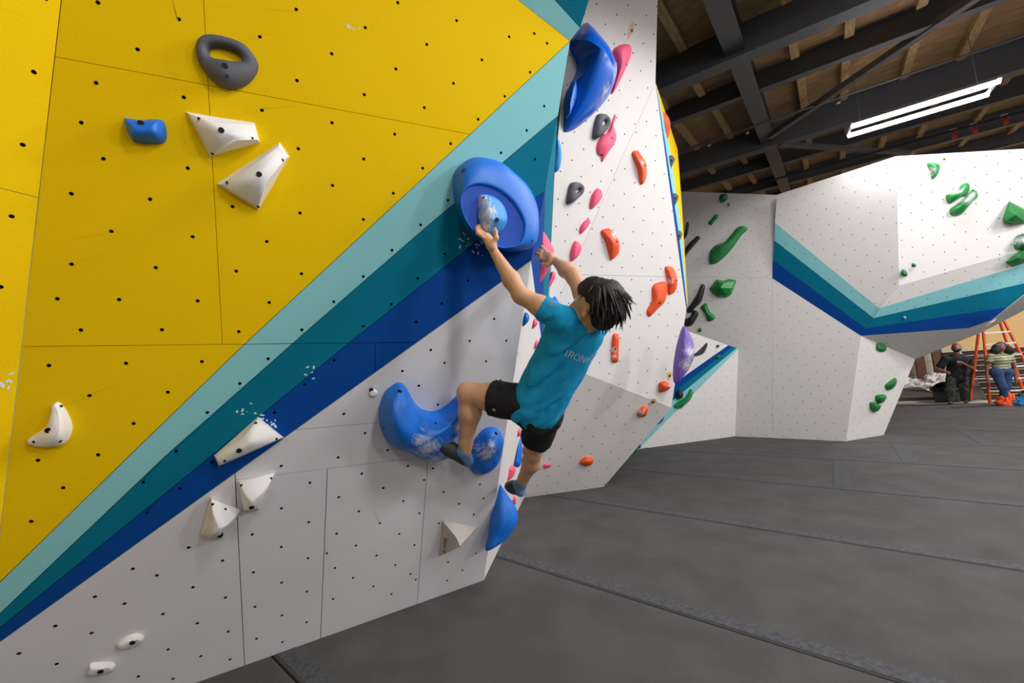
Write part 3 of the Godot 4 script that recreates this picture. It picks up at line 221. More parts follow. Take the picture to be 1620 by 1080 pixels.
# bodies: tapered bones as start, end, two radii (and, where cloth ends, a point and direction), with cell size and blend
const BODIES := {
	"CLIMBER_SKIN": [0.011, 0.028, [
		[-1.083,1.9709,-1.7655,-1.1883,2.0568,-1.704,0.06,0.055],
		[-1.1883,2.0568,-1.704,-1.2745,2.1271,-1.6537,0.055,0.044],
		[-1.2745,2.1271,-1.6537,-1.3208,2.2204,-1.6394,0.044,0.046],
		[-1.3208,2.2204,-1.6394,-1.4106,2.4015,-1.6117,0.046,0.026],
		[-1.0335,1.9755,-2.0398,-1.1026,2.1468,-2.0241,0.058,0.053],
		[-1.1026,2.1468,-2.0241,-1.1487,2.2611,-2.0136,0.053,0.043],
		[-1.1487,2.2611,-2.0136,-1.2181,2.3228,-2.0526,0.044,0.046],
		[-1.2181,2.3228,-2.0526,-1.3313,2.4236,-2.1163,0.046,0.027],
		[-1.4354,1.5234,-1.8566,-1.6485,1.5793,-1.7681,0.095,0.085],
		[-1.6485,1.5793,-1.7681,-1.7905,1.6165,-1.7092,0.085,0.066],
		[-1.7905,1.6165,-1.7092,-1.8073,1.4926,-1.7353,0.063,0.07],
		[-1.8073,1.4926,-1.7353,-1.8878,1.3002,-1.7569,0.07,0.042],
		[-1.8878,1.3002,-1.7569,-1.905,1.2444,-1.7653,0.042,0.04],
		[-1.4368,1.4611,-2.0193,-1.6591,1.1873,-2.1566,0.09,0.066],
		[-1.6591,1.1873,-2.1566,-1.7298,1.096,-2.2264,0.062,0.066],
		[-1.7298,1.096,-2.2264,-1.8835,0.9481,-2.3115,0.066,0.04],
		[-1.8835,0.9481,-2.3115,-1.9231,0.9059,-2.3388,0.04,0.038],
		[-1.4198,1.5131,-1.9227,-1.051,1.9593,-1.8908,0.1,0.11],
		[-1.083,1.9709,-1.7655,-1.0335,1.9755,-2.0398,0.055,0.055],
		[-1.0432,1.9033,-1.8576,-0.9313,1.9798,-1.8302,0.052,0.05],
		[-0.8805,2.0465,-1.8311,-0.94,2.0676,-1.8157,0.082,0.08],
		[-0.962,2.0225,-1.8177,-0.995,1.976,-1.8176,0.062,0.042],
		[-1.0213,1.9748,-1.8123,-1.0288,1.9743,-1.8108,0.026,0.024],
		[-1.011,2.0664,-1.8012,-1.0444,2.0434,-1.7976,0.01,0.015],
		[-1.021,2.0118,-1.807,-1.0256,2.0049,-1.807,0.022,0.02],
		[-0.9467,1.9803,-1.7398,-0.9546,1.9652,-1.7352,0.016,0.011],
		[-0.9359,2.0924,-1.9001,-0.9489,2.0514,-1.9085,0.015,0.011],
	]],
	"CLIMBER_HAND_LEFT": [0.0035, 0.012, [
		[-1.4106,2.4015,-1.6117,-1.4151,2.434,-1.604,0.026,0.028],
		[-1.403,2.4202,-1.5896,-1.4373,2.4788,-1.5801,0.026,0.02],
		[-1.4308,2.4512,-1.628,-1.4645,2.5068,-1.6323,0.026,0.02],
		[-1.427,2.4379,-1.6067,-1.4584,2.4892,-1.6136,0.027,0.022],
		[-1.4314,2.4742,-1.5531,-1.4571,2.5009,-1.5416,0.0105,0.0095],
		[-1.4571,2.5009,-1.5416,-1.4797,2.5375,-1.5575,0.0095,0.0085],
		[-1.4797,2.5375,-1.5575,-1.4869,2.5625,-1.5875,0.0085,0.0075],
		[-1.4415,2.4899,-1.5753,-1.4675,2.5169,-1.5636,0.0105,0.0095],
		[-1.4675,2.5169,-1.5636,-1.4927,2.5541,-1.5772,0.0095,0.0085],
		[-1.4927,2.5541,-1.5772,-1.4998,2.5793,-1.6073,0.0085,0.0075],
		[-1.452,2.5021,-1.5977,-1.4781,2.5294,-1.5858,0.0105,0.0095],
		[-1.4781,2.5294,-1.5858,-1.5062,2.5672,-1.5971,0.0095,0.0085],
		[-1.5062,2.5672,-1.5971,-1.5131,2.5926,-1.6273,0.0085,0.0075],
		[-1.4623,2.5145,-1.6202,-1.4886,2.542,-1.6081,0.0105,0.0095],
		[-1.4886,2.542,-1.6081,-1.5196,2.5804,-1.617,0.0095,0.0085],
		[-1.5196,2.5804,-1.617,-1.5263,2.606,-1.6473,0.0085,0.0075],
		[-1.3923,2.4304,-1.5842,-1.369,2.4619,-1.5929,0.014,0.0123],
		[-1.369,2.4619,-1.5929,-1.3712,2.4952,-1.5935,0.0123,0.0107],
		[-1.3712,2.4952,-1.5935,-1.3782,2.5167,-1.5981,0.0107,0.009],
	]],
	"CLIMBER_HAND_RIGHT": [0.0035, 0.012, [
		[-1.3313,2.4236,-2.1163,-1.3567,2.445,-2.1058,0.026,0.027],
		[-1.3538,2.4638,-2.1189,-1.3884,2.4847,-2.1138,0.02,0.016],
		[-1.3506,2.4213,-2.1007,-1.3942,2.441,-2.1015,0.022,0.017],
		[-1.3536,2.4447,-2.1084,-1.394,2.4643,-2.1117,0.026,0.018],
		[-1.3897,2.4958,-2.1244,-1.4184,2.5291,-2.1226,0.0105,0.0095],
		[-1.4184,2.5291,-2.1226,-1.4387,2.5507,-2.1358,0.0095,0.0085],
		[-1.4387,2.5507,-2.1358,-1.4572,2.5523,-2.1399,0.0085,0.0075],
		[-1.3953,2.4782,-2.1155,-1.4278,2.5075,-2.1111,0.0105,0.0095],
		[-1.4278,2.5075,-2.1111,-1.4519,2.5249,-2.1216,0.0095,0.0085],
		[-1.4519,2.5249,-2.1216,-1.4705,2.5264,-2.1257,0.0085,0.0075],
		[-1.3977,2.4605,-2.1092,-1.4337,2.4878,-2.1022,0.0105,0.0095],
		[-1.4337,2.4878,-2.1022,-1.4613,2.5032,-2.1101,0.0095,0.0085],
		[-1.4613,2.5032,-2.1101,-1.4799,2.5046,-2.1141,0.0085,0.0075],
		[-1.3942,2.441,-2.1015,-1.4274,2.4637,-2.0974,0.0105,0.0095],
		[-1.4274,2.4637,-2.0974,-1.4522,2.4744,-2.1082,0.0095,0.0085],
		[-1.4522,2.4744,-2.1082,-1.4708,2.4756,-2.1122,0.0085,0.0075],
		[-1.3458,2.4144,-2.0926,-1.3723,2.3987,-2.0857,0.014,0.0123],
		[-1.3723,2.3987,-2.0857,-1.399,2.4058,-2.0889,0.0123,0.0107],
		[-1.399,2.4058,-2.0889,-1.4217,2.4209,-2.0944,0.0107,0.009],
	]],
	"CLIMBER_SHIRT": [0.01, 0.045, [
		[-1.4331,1.5119,-1.8489,-1.1243,1.915,-1.8518,0.112,0.118,-1.4612,1.4702,-1.9299,-0.7865,-0.6027,-0.135],
		[-1.4065,1.5143,-1.9965,-1.1025,1.917,-1.9725,0.112,0.118,-1.4612,1.4702,-1.9299,-0.7865,-0.6027,-0.135],
		[-1.3987,1.4921,-1.9193,-1.0644,1.9026,-1.8933,0.122,0.12,-1.4612,1.4702,-1.9299,-0.7865,-0.6027,-0.135],
		[-1.4976,1.4408,-1.8854,-1.4198,1.5131,-1.9227,0.112,0.108,-1.4612,1.4702,-1.9299,-0.7865,-0.6027,-0.135],
		[-1.4799,1.4425,-1.9838,-1.4198,1.5131,-1.9227,0.112,0.108,-1.4612,1.4702,-1.9299,-0.7865,-0.6027,-0.135],
		[-1.083,1.9709,-1.7655,-1.0335,1.9755,-2.0398,0.068,0.068],
		[-1.0604,1.8855,-1.8606,-1.0432,1.9033,-1.8576,0.07,0.066],
		[-1.0899,1.9637,-1.7667,-1.1941,2.0615,-1.7007,0.072,0.07,-1.1826,2.0521,-1.7074,-0.7058,0.5762,0.4122],
		[-1.0404,1.9683,-2.0409,-1.1003,2.1411,-2.0246,0.07,0.066,-1.0934,2.124,-2.0261,-0.3727,0.9241,0.0847],
	]],
	"CLIMBER_SHORTS": [0.01, 0.04, [
		[-1.4071,1.5338,-1.8749,-1.4354,1.5234,-1.8566,0.097,0.098],
		[-1.3911,1.5353,-1.9634,-1.4368,1.4611,-2.0193,0.097,0.098],
		[-1.4354,1.5234,-1.8566,-1.684,1.5886,-1.7534,0.112,0.112,-1.6485,1.5793,-1.7681,-0.8976,0.2355,0.3726],
		[-1.4368,1.4611,-2.0193,-1.6036,1.2558,-2.1223,0.108,0.106,-1.5924,1.2695,-2.1154,-0.5875,-0.7233,-0.3629],
		[-1.4313,1.4348,-1.8946,-1.4294,1.4258,-2.0182,0.095,0.09],
	]],
	"SHOE_LEFT_RAND": [0.006, 0.02, [
		[-1.9363,1.1865,-1.7865,-1.9747,1.257,-1.7108,0.04,0.048],
		[-1.9763,1.2558,-1.7106,-2.0174,1.3073,-1.6468,0.048,0.036],
		[-2.0172,1.303,-1.65,-2.0345,1.3172,-1.6285,0.036,0.02],
	]],
	"SHOE_LEFT_UPPER": [0.006, 0.02, [
		[-1.9312,1.1617,-1.8077,-1.9416,1.1916,-1.7795,0.031,0.037],
		[-1.921,1.1797,-1.8014,-1.9161,1.2399,-1.7613,0.034,0.044],
		[-1.9243,1.2482,-1.75,-1.9456,1.252,-1.7334,0.04,0.03],
	]],
	"SHOE_RIGHT_RAND": [0.006, 0.02, [
		[-1.9717,0.8423,-2.3468,-2.0331,0.8546,-2.3635,0.04,0.048],
		[-2.0335,0.8526,-2.3634,-2.0865,0.8513,-2.377,0.048,0.036],
		[-2.0821,0.8486,-2.3756,-2.1121,0.8454,-2.3831,0.036,0.02],
	]],
	"SHOE_RIGHT_UPPER": [0.006, 0.02, [
		[-1.9426,0.8293,-2.3384,-1.9816,0.8419,-2.3493,0.031,0.037],
		[-1.951,0.849,-2.342,-1.9289,0.8947,-2.3395,0.034,0.044],
		[-1.9447,0.8943,-2.3436,-2.0093,0.8739,-2.3587,0.04,0.03],
	]],
	"CLIMBER_HAIR": [0.009, 0.03, [
		[-0.8661,2.0572,-1.8325,-0.9221,2.0878,-1.8165,0.095,0.088],
		[-0.8681,2.0103,-1.8389,-0.8964,1.9621,-1.84,0.088,0.07],
		[-0.8684,2.0601,-1.7821,-0.8635,1.9953,-1.8008,0.052,0.042],
		[-0.8877,2.0735,-1.8752,-0.8796,2.0065,-1.8783,0.052,0.042],
		[-0.9299,2.1223,-1.8099,-0.9764,2.123,-1.8002,0.036,0.022],
	]],
	"MAN_SKIN": [0.014, 0.03, [
		[2.7323,1.4847,-17.5277,2.7495,1.6066,-17.5065,0.06,0.055],
		[2.7536,1.6821,-17.5328,2.7481,1.6415,-17.4977,0.095,0.085],
		[2.7416,1.6137,-17.4567,2.7394,1.6029,-17.4424,0.055,0.045],
		[2.7371,1.6822,-17.4281,2.7337,1.6636,-17.4059,0.014,0.018],
		[2.6582,1.6538,-17.5377,2.6596,1.6255,-17.5274,0.018,0.014],
		[2.8459,1.6538,-17.5082,2.8414,1.6255,-17.4988,0.018,0.014],
		[2.4672,1.348,-17.3268,2.2655,1.0421,-17.264,0.055,0.045],
		[2.2655,1.0421,-17.264,2.433,0.9588,-17.152,0.045,0.032],
		[2.9601,1.302,-17.7377,3.0179,1.0323,-17.7537,0.055,0.045],
		[3.0179,1.0323,-17.7537,2.7585,1.2124,-17.193,0.045,0.032],
		[2.433,0.9588,-17.152,2.4628,0.9284,-17.2077,0.032,0.03],
		[2.4536,0.8967,-17.2079,2.4728,0.8717,-17.2633,0.011,0.009],
		[2.4626,0.915,-17.213,2.4818,0.89,-17.2684,0.011,0.009],
		[2.4716,0.9333,-17.2182,2.4908,0.9082,-17.2735,0.011,0.009],
		[2.4806,0.9515,-17.2233,2.4998,0.9265,-17.2787,0.011,0.009],
		[2.4458,0.9458,-17.1759,2.4864,0.9763,-17.2211,0.013,0.01],
		[2.7585,1.2124,-17.193,2.7075,1.2309,-17.1488,0.032,0.03],
		[2.7086,1.2638,-17.1455,2.6585,1.2806,-17.1153,0.011,0.009],
		[2.703,1.2436,-17.1435,2.653,1.2605,-17.1133,0.011,0.009],
		[2.6975,1.2235,-17.1414,2.6474,1.2403,-17.1112,0.011,0.009],
		[2.6919,1.2033,-17.1394,2.6419,1.2202,-17.1092,0.011,0.009],
		[2.7367,1.2203,-17.174,2.693,1.1781,-17.1434,0.013,0.01],
	]],
	"MAN_SHIRT": [0.018, 0.06, [
		[2.7068,0.7569,-17.5998,2.8089,1.3375,-17.5916,0.155,0.14],
		[2.5842,0.7683,-17.4976,2.6557,1.3518,-17.4638,0.155,0.14],
		[2.4672,1.348,-17.3268,2.9601,1.302,-17.7377,0.085,0.085],
		[2.4672,1.348,-17.3268,2.3058,1.1033,-17.2766,0.095,0.1,2.3159,1.1186,-17.2797,-0.5426,-0.8229,0.1688],
		[2.9601,1.302,-17.7377,3.0063,1.0862,-17.7505,0.095,0.1,3.0034,1.0997,-17.7497,0.2092,-0.9761,-0.0581],
	]],
	"MAN_TROUSERS": [0.018, 0.04, [
		[2.6072,0.8462,-17.5168,2.5296,0.7534,-17.452,0.13,0.12],
		[2.6838,0.839,-17.5806,2.7615,0.7318,-17.6454,0.13,0.12],
		[2.5296,0.7534,-17.452,2.4547,0.4212,-17.3928,0.115,0.1],
		[2.4547,0.4212,-17.3928,2.4237,0.0986,-17.4464,0.105,0.1,2.4237,0.0986,-17.4464,-0.0945,-0.9821,-0.1632],
		[2.7615,0.7318,-17.6454,2.7729,0.3915,-17.658,0.115,0.1],
		[2.7729,0.3915,-17.658,2.7861,0.0648,-17.7486,0.105,0.1,2.7861,0.0648,-17.7486,0.0391,-0.9629,-0.2669],
	]],
	"MAN_SHOE_LEFT": [0.012, 0.03, [
		[2.433,0.055,-17.5057,2.4051,0.055,-17.3279,0.05,0.045],
		[2.4284,0.055,-17.4761,2.4284,0.115,-17.4761,0.05,0.05],
	]],
	"MAN_SHOE_RIGHT": [0.012, 0.03, [
		[2.7954,0.055,-17.8078,2.7675,0.055,-17.63,0.05,0.045],
		[2.7908,0.055,-17.7782,2.7908,0.115,-17.7782,0.05,0.05],
	]],
	"MAN_BEARD": [0.014, 0.02, [
		[2.7001,1.5918,-17.45,2.7791,1.5918,-17.4376,0.045,0.045],
		[2.669,1.6099,-17.5096,2.6996,1.5982,-17.447,0.022,0.03],
		[2.827,1.6099,-17.4848,2.7787,1.5982,-17.4346,0.022,0.03],
		[2.7581,1.7037,-17.5612,2.7604,1.6561,-17.5761,0.095,0.085],
	]],
	"WOMAN_SKIN": [0.014, 0.03, [
		[3.4725,1.4376,-17.0116,3.4964,1.5438,-17.0076,0.05,0.048],
		[3.4981,1.6233,-17.0158,3.493,1.5757,-16.9912,0.088,0.08],
		[3.4872,1.5385,-16.9628,3.486,1.5291,-16.9569,0.05,0.042],
		[3.4783,1.5985,-16.9197,3.4748,1.5752,-16.9025,0.013,0.017],
		[3.2589,1.352,-16.8467,3.1469,1.0797,-16.8535,0.048,0.04],
		[3.1469,1.0797,-16.8535,3.1191,0.8013,-16.8262,0.04,0.028],
		[3.6482,1.3157,-17.1712,3.7267,1.0256,-17.3369,0.048,0.04],
		[3.7267,1.0256,-17.3369,3.7221,0.7274,-17.3312,0.04,0.028],
		[3.4588,1.3643,-16.945,3.4725,1.4376,-17.0116,0.06,0.05],
		[3.1191,0.8013,-16.8262,3.1131,0.7418,-16.8204,0.03,0.028],
		[3.0903,0.734,-16.8012,3.0834,0.6646,-16.7944,0.01,0.008],
		[3.1049,0.7326,-16.8134,3.0979,0.6633,-16.8066,0.01,0.008],
		[3.1194,0.7313,-16.8255,3.1125,0.6619,-16.8187,0.01,0.008],
		[3.134,0.7299,-16.8376,3.127,0.6606,-16.8309,0.01,0.008],
		[3.1171,0.7815,-16.8243,3.1021,0.7372,-16.7707,0.012,0.01],
		[3.7221,0.7274,-17.3312,3.7212,0.6674,-17.3301,0.03,0.028],
		[3.6992,0.6594,-17.3117,3.6982,0.5895,-17.3103,0.01,0.008],
		[3.7138,0.6581,-17.3238,3.7127,0.5881,-17.3225,0.01,0.008],
		[3.7284,0.6567,-17.3359,3.7273,0.5867,-17.3346,0.01,0.008],
		[3.7429,0.6554,-17.3481,3.7419,0.5854,-17.3468,0.01,0.008],
		[3.7218,0.7074,-17.3308,3.7111,0.6626,-17.2812,0.012,0.01],
	]],
	"WOMAN_SHIRT": [0.018, 0.05, [
		[3.4688,1.0128,-17.0764,3.5414,1.2712,-17.0691,0.115,0.125,3.4229,0.9571,-17.038,0,-1,0],
		[3.3769,1.0214,-16.9997,3.4035,1.284,-16.9541,0.115,0.125,3.4229,0.9571,-17.038,0,-1,0],
		[3.4068,1.2289,-16.9084,3.5141,1.2188,-16.9979,0.085,0.085],
		[3.2589,1.352,-16.8467,3.6482,1.3157,-17.1712,0.07,0.07],
		[3.2589,1.352,-16.8467,3.1805,1.1614,-16.8514,0.075,0.078,3.1973,1.2022,-16.8504,-0.3805,-0.9245,-0.0229],
		[3.6482,1.3157,-17.1712,3.7031,1.1126,-17.2872,0.075,0.078,3.6914,1.1561,-17.2623,0.2288,-0.8454,-0.4827],
	]],
	"WOMAN_JEANS": [0.018, 0.04, [
		[3.3769,0.9614,-16.9997,3.3155,0.9071,-16.9485,0.125,0.13],
		[3.4688,0.9528,-17.0764,3.5302,0.8871,-17.1276,0.125,0.13],
		[3.3155,0.9071,-16.9485,3.3653,0.5076,-16.8831,0.12,0.085],
		[3.3653,0.5076,-16.8831,3.4111,0.1533,-16.9908,0.085,0.075,3.4111,0.1533,-16.9908,0.1227,-0.9495,-0.2886],
		[3.5302,0.8871,-17.1276,3.4835,0.487,-17.1389,0.12,0.085],
		[3.4835,0.487,-17.1389,3.355,0.145,-17.1018,0.085,0.075,3.355,0.145,-17.1018,-0.3499,-0.9313,0.1009],
	]],
	"WOMAN_SHOE_LEFT": [0.012, 0.03, [
		[3.4232,0.05,-17.0496,3.391,0.05,-16.8929,0.045,0.04],
		[3.4172,0.05,-17.0202,3.4172,0.11,-17.0202,0.045,0.045],
	]],
	"WOMAN_SHOE_RIGHT": [0.012, 0.03, [
		[3.3671,0.05,-17.1606,3.3349,0.05,-17.0039,0.045,0.04],
		[3.3611,0.05,-17.1312,3.3611,0.11,-17.1312,0.045,0.045],
	]],
	"WOMAN_HAIR": [0.014, 0.04, [
		[3.5045,1.6401,-17.0471,3.5075,1.5883,-17.0615,0.1,0.1],
		[3.4055,1.6021,-16.9361,3.3651,1.5062,-16.894,0.09,0.1],
		[3.5894,1.5849,-17.0894,3.6486,1.4798,-17.1303,0.09,0.1],
	]],
}
const HEAD := [Vector3(-0.923, 2.0298, -1.8247), Vector3(-0.9153, 0.3259, 0.2368), Vector3(0.3491, 0.935, 0.0626), Vector3(-0.201, 0.1399, -0.9695)]
const BACK_PRINT := [Vector3(-1.1407, 1.8664, -1.9063), Vector3(0.6895, 0.7144, 0.1192), Vector3(0.705, -0.6997, 0.1157), Vector3(0.1778, 0.0165, -0.9839)]
const SHOULDER := [Vector3(-1.083, 1.9709, -1.7655), Vector3(-1.2745, 2.1271, -1.6537)]
const SHIRT_FOLD := Vector3(0.7035, 0.6007, -0.3797)
const EARLOBE := Vector3(-0.9509, 1.9538, -1.7202)
const CLIMBER_HIP := Vector3(-1.4198, 1.5131, -1.9227)
const LEFT_THIGH := [Vector3(-1.4354, 1.5234, -1.8566), Vector3(-1.7905, 1.6165, -1.7092)]
# chalk flecks left on the paint: face, along, up, size
const CHALK := [["yellow", -1.635, -0.835, 0.011], ["yellow", -1.678, -0.871, 0.008], ["yellow", -1.7, -0.873, 0.011], ["yellow", -1.618, -0.89, 0.009], ["yellow", -1.673, -0.867, 0.011], ["yellow", -1.676, -0.889, 0.01], ["yellow", -1.654, -0.878, 0.004], ["yellow", -1.547, -0.95, 0.007], ["yellow", -1.584, -0.946, 0.008], ["yellow", -1.585, -0.925, 0.01], ["yellow", -1.598, -0.923, 0.012], ["yellow", -1.567, -0.936, 0.007], ["yellow", -1.64, -0.951, 0.006], ["yellow", -1.615, -0.935, 0.01], ["yellow", -1.587, -0.904, 0.011], ["yellow", -1.528, -0.977, 0.012], ["yellow", -1.525, -0.972, 0.005], ["yellow", -1.54, -0.961, 0.012], ["yellow", -1.529, -0.939, 0.008], ["yellow", -1.563, -0.96, 0.006], ["yellow", -1.37, -0.693, 0.009], ["yellow", -1.328, -0.655, 0.012], ["yellow", -1.331, -0.717, 0.01], ["yellow", -1.357, -0.651, 0.011], ["yellow", -1.336, -0.682, 0.007], ["yellow", -1.363, -0.699, 0.006], ["yellow", -0.436, 0.087, 0.007], ["yellow", -0.489, 0.056, 0.013], ["yellow", -0.447, 0.068, 0.009], ["yellow", -0.471, 0.097, 0.01], ["yellow", -0.436, 0.11, 0.01], ["yellow", -0.405, 0.038, 0.009], ["yellow", -0.426, 0.077, 0.005], ["yellow", -0.37, 0.028, 0.011], ["yellow", -0.405, 0.036, 0.009], ["yellow", -0.38, 0.06, 0.007], ["yellow", -0.4, 0.031, 0.008], ["yellow", -0.34, 0.014, 0.008], ["yellow", -0.382, 0.079, 0.012], ["yellow", -0.35, 0.103, 0.013], ["yellow", -0.343, 0.092, 0.011], ["yellow", -0.366, 0.075, 0.008], ["yellow", -0.459, 0.134, 0.009], ["yellow", -0.486, 0.105, 0.009], ["yellow", -0.469, 0.145, 0.008], ["yellow", -0.5, 0.107, 0.006], ["yellow", -1.089, 1.142, 0.01], ["yellow", -1.096, 1.148, 0.012], ["yellow", -1.043, 1.15, 0.007], ["yellow", -1.103, 1.153, 0.009], ["yellow", -1.07, 1.139, 0.008], ["yellow", -0.178, -0.093, 0.013], ["yellow", -0.186, -0.082, 0.012], ["yellow", -0.197, -0.082, 0.006], ["yellow", -0.187, -0.107, 0.009], ["yellow_side", -0.073, 1.266, 0.008], ["yellow_side", -0.055, 1.325, 0.01], ["yellow_side", -0.078, 1.28, 0.01], ["yellow_side", -0.057, 1.26, 0.011], ["yellow_side", -0.053, 1.287, 0.009], ["yellow_side", -0.063, 1.293, 0.012], ["yellow_side", -0.055, 1.237, 0.004], ["yellow_side", -0.077, 1.279, 0.01], ["yellow_side", -0.079, 1.275, 0.012], ["grey", -1.009, 0.296, 0.009], ["grey", -1.054, 0.324, 0.01], ["grey", -1.064, 0.298, 0.008], ["grey", -1.037, 0.274, 0.012], ["grey", -1.035, 0.284, 0.008], ["grey", -1.014, 0.158, 0.005], ["grey", -0.956, 0.158, 0.013], ["grey", -0.976, 0.195, 0.012], ["grey", -0.988, 0.179, 0.007], ["grey", -1.072, 0.157, 0.008], ["grey", -1.074, 0.198, 0.004], ["grey", -1.087, 0.137, 0.008], ["grey", -0.005, 2.029, 0.012], ["grey", 0.007, 2.025, 0.006], ["grey", -0.003, 2.034, 0.012], ["grey", 0.019, 2.044, 0.008], ["white_mid", 0.696, 0.907, 0.008], ["white_mid", 0.675, 0.894, 0.007], ["white_mid", 0.682, 0.904, 0.01], ["white_mid", 0.677, 0.827, 0.008], ["white_mid", 0.834, 1.222, 0.005], ["white_mid", 0.837, 1.19, 0.013], ["white_mid", 0.847, 1.23, 0.006], ["white_mid", 0.806, 1.198, 0.011]]
const VOLUME_SIDE := [Vector3(-2.38132, 0.66812, -1.94697), Vector3(-2.26315, 0.50083, -1.99248), Vector3(-2.50046, 0.38573, -1.99677)]

var M := {}
var fr := {}
var used := {}
var bolt_mesh: ArrayMesh
var grain := FastNoiseLite.new()

# ---------------------------------------------------------------- helpers
func numbered(called: String) -> String:
	var k: int = used.get(called, 0)
	used[called] = k + 1
	return called if k == 0 else "%s_%03d" % [called, k]

func tag(o: Node, label: String, category: String, group := "", kind := "") -> void:
	o.set_meta("label", label)
	o.set_meta("category", category)
	if group: o.set_meta("group", group)
	if kind: o.set_meta("kind", kind)

func base(called: String, where := Transform3D()) -> Node3D:
	var o := Node3D.new()
	o.name = numbered(called)
	add_child(o)
	o.transform = where
	return o

func part(called: String, mesh: Mesh, material: Material, parent: Node, at := Transform3D()) -> MeshInstance3D:
	var o := MeshInstance3D.new()
	o.name = called if parent != self else numbered(called)
	o.mesh = mesh
	if material: o.material_override = material
	o.transform = at
	parent.add_child(o, true)
	return o

func noise_tex(freq: float, lo: Color, hi: Color, size := 512, seed_ := 1, octaves := 4) -> NoiseTexture2D:
	var n := FastNoiseLite.new()
	n.seed = seed_
	n.frequency = freq
	n.fractal_octaves = octaves
	var t := NoiseTexture2D.new()
	t.width = size
	t.height = size
	t.seamless = true
	t.noise = n
	var g := Gradient.new()
	g.set_color(0, lo)
	g.set_color(1, hi)
	t.color_ramp = g
	return t

func bump_tex(freq: float, strength: float, seed_ := 3) -> NoiseTexture2D:
	var n := FastNoiseLite.new()
	n.seed = seed_
	n.frequency = freq
	n.fractal_octaves = 3
	var t := NoiseTexture2D.new()
	t.width = 512
	t.height = 512
	t.seamless = true
	t.as_normal_map = true
	t.bump_strength = strength
	t.noise = n
	return t

func mat(key: String, c: Color, rough := 0.7, metal := 0.0) -> StandardMaterial3D:
	var m := StandardMaterial3D.new()
	m.resource_name = key
	m.albedo_color = c
	m.roughness = rough
	m.metallic = metal
	M[key] = m
	return m

func surface(m: StandardMaterial3D, normal: Texture2D, strength: float, scale_: float, albedo: Texture2D = null) -> void:
	m.uv1_triplanar = true
	m.uv1_world_triplanar = true
	m.uv1_scale = Vector3.ONE * scale_
	if normal:
		m.normal_enabled = true
		m.normal_texture = normal
		m.normal_scale = strength
	if albedo: m.albedo_texture = albedo

# tri: outward counter-clockwise triples; smooth joins normals of shared vertices
func mesh_of(v: PackedVector3Array, tri: PackedInt32Array, smooth := true, col := PackedColorArray()) -> ArrayMesh:
	var arr := []
	arr.resize(Mesh.ARRAY_MAX)
	if smooth:
		var n := PackedVector3Array()
		n.resize(v.size())
		for i in range(0, tri.size(), 3):
			var a := tri[i]
			var b := tri[i + 1]
			var c := tri[i + 2]
			var f := (v[b] - v[a]).cross(v[c] - v[a])
			n[a] += f
			n[b] += f
			n[c] += f
		for i in n.size(): n[i] = n[i].normalized() if n[i].length_squared() > 1e-20 else Vector3.UP
		var ix := PackedInt32Array()
		ix.resize(tri.size())
		for i in range(0, tri.size(), 3):
			ix[i] = tri[i]
			ix[i + 1] = tri[i + 2]
			ix[i + 2] = tri[i + 1]
		arr[Mesh.ARRAY_VERTEX] = v
		arr[Mesh.ARRAY_NORMAL] = n
		arr[Mesh.ARRAY_INDEX] = ix
		if col.size(): arr[Mesh.ARRAY_COLOR] = col
	else:
		var vv := PackedVector3Array()
		var nn := PackedVector3Array()
		var cc := PackedColorArray()
		for i in range(0, tri.size(), 3):
			var a := v[tri[i]]
			var b := v[tri[i + 1]]
			var c := v[tri[i + 2]]
			var f := (b - a).cross(c - a).normalized()
			vv.append_array([a, c, b])
			nn.append_array([f, f, f])
			if col.size(): cc.append_array([col[tri[i]], col[tri[i + 2]], col[tri[i + 1]]])
		arr[Mesh.ARRAY_VERTEX] = vv
		arr[Mesh.ARRAY_NORMAL] = nn
		arr[Mesh.ARRAY_INDEX] = PackedInt32Array(range(vv.size()))
		if col.size(): arr[Mesh.ARRAY_COLOR] = cc
	var m := ArrayMesh.new()
	m.add_surface_from_arrays(Mesh.PRIMITIVE_TRIANGLES, arr)
	return m

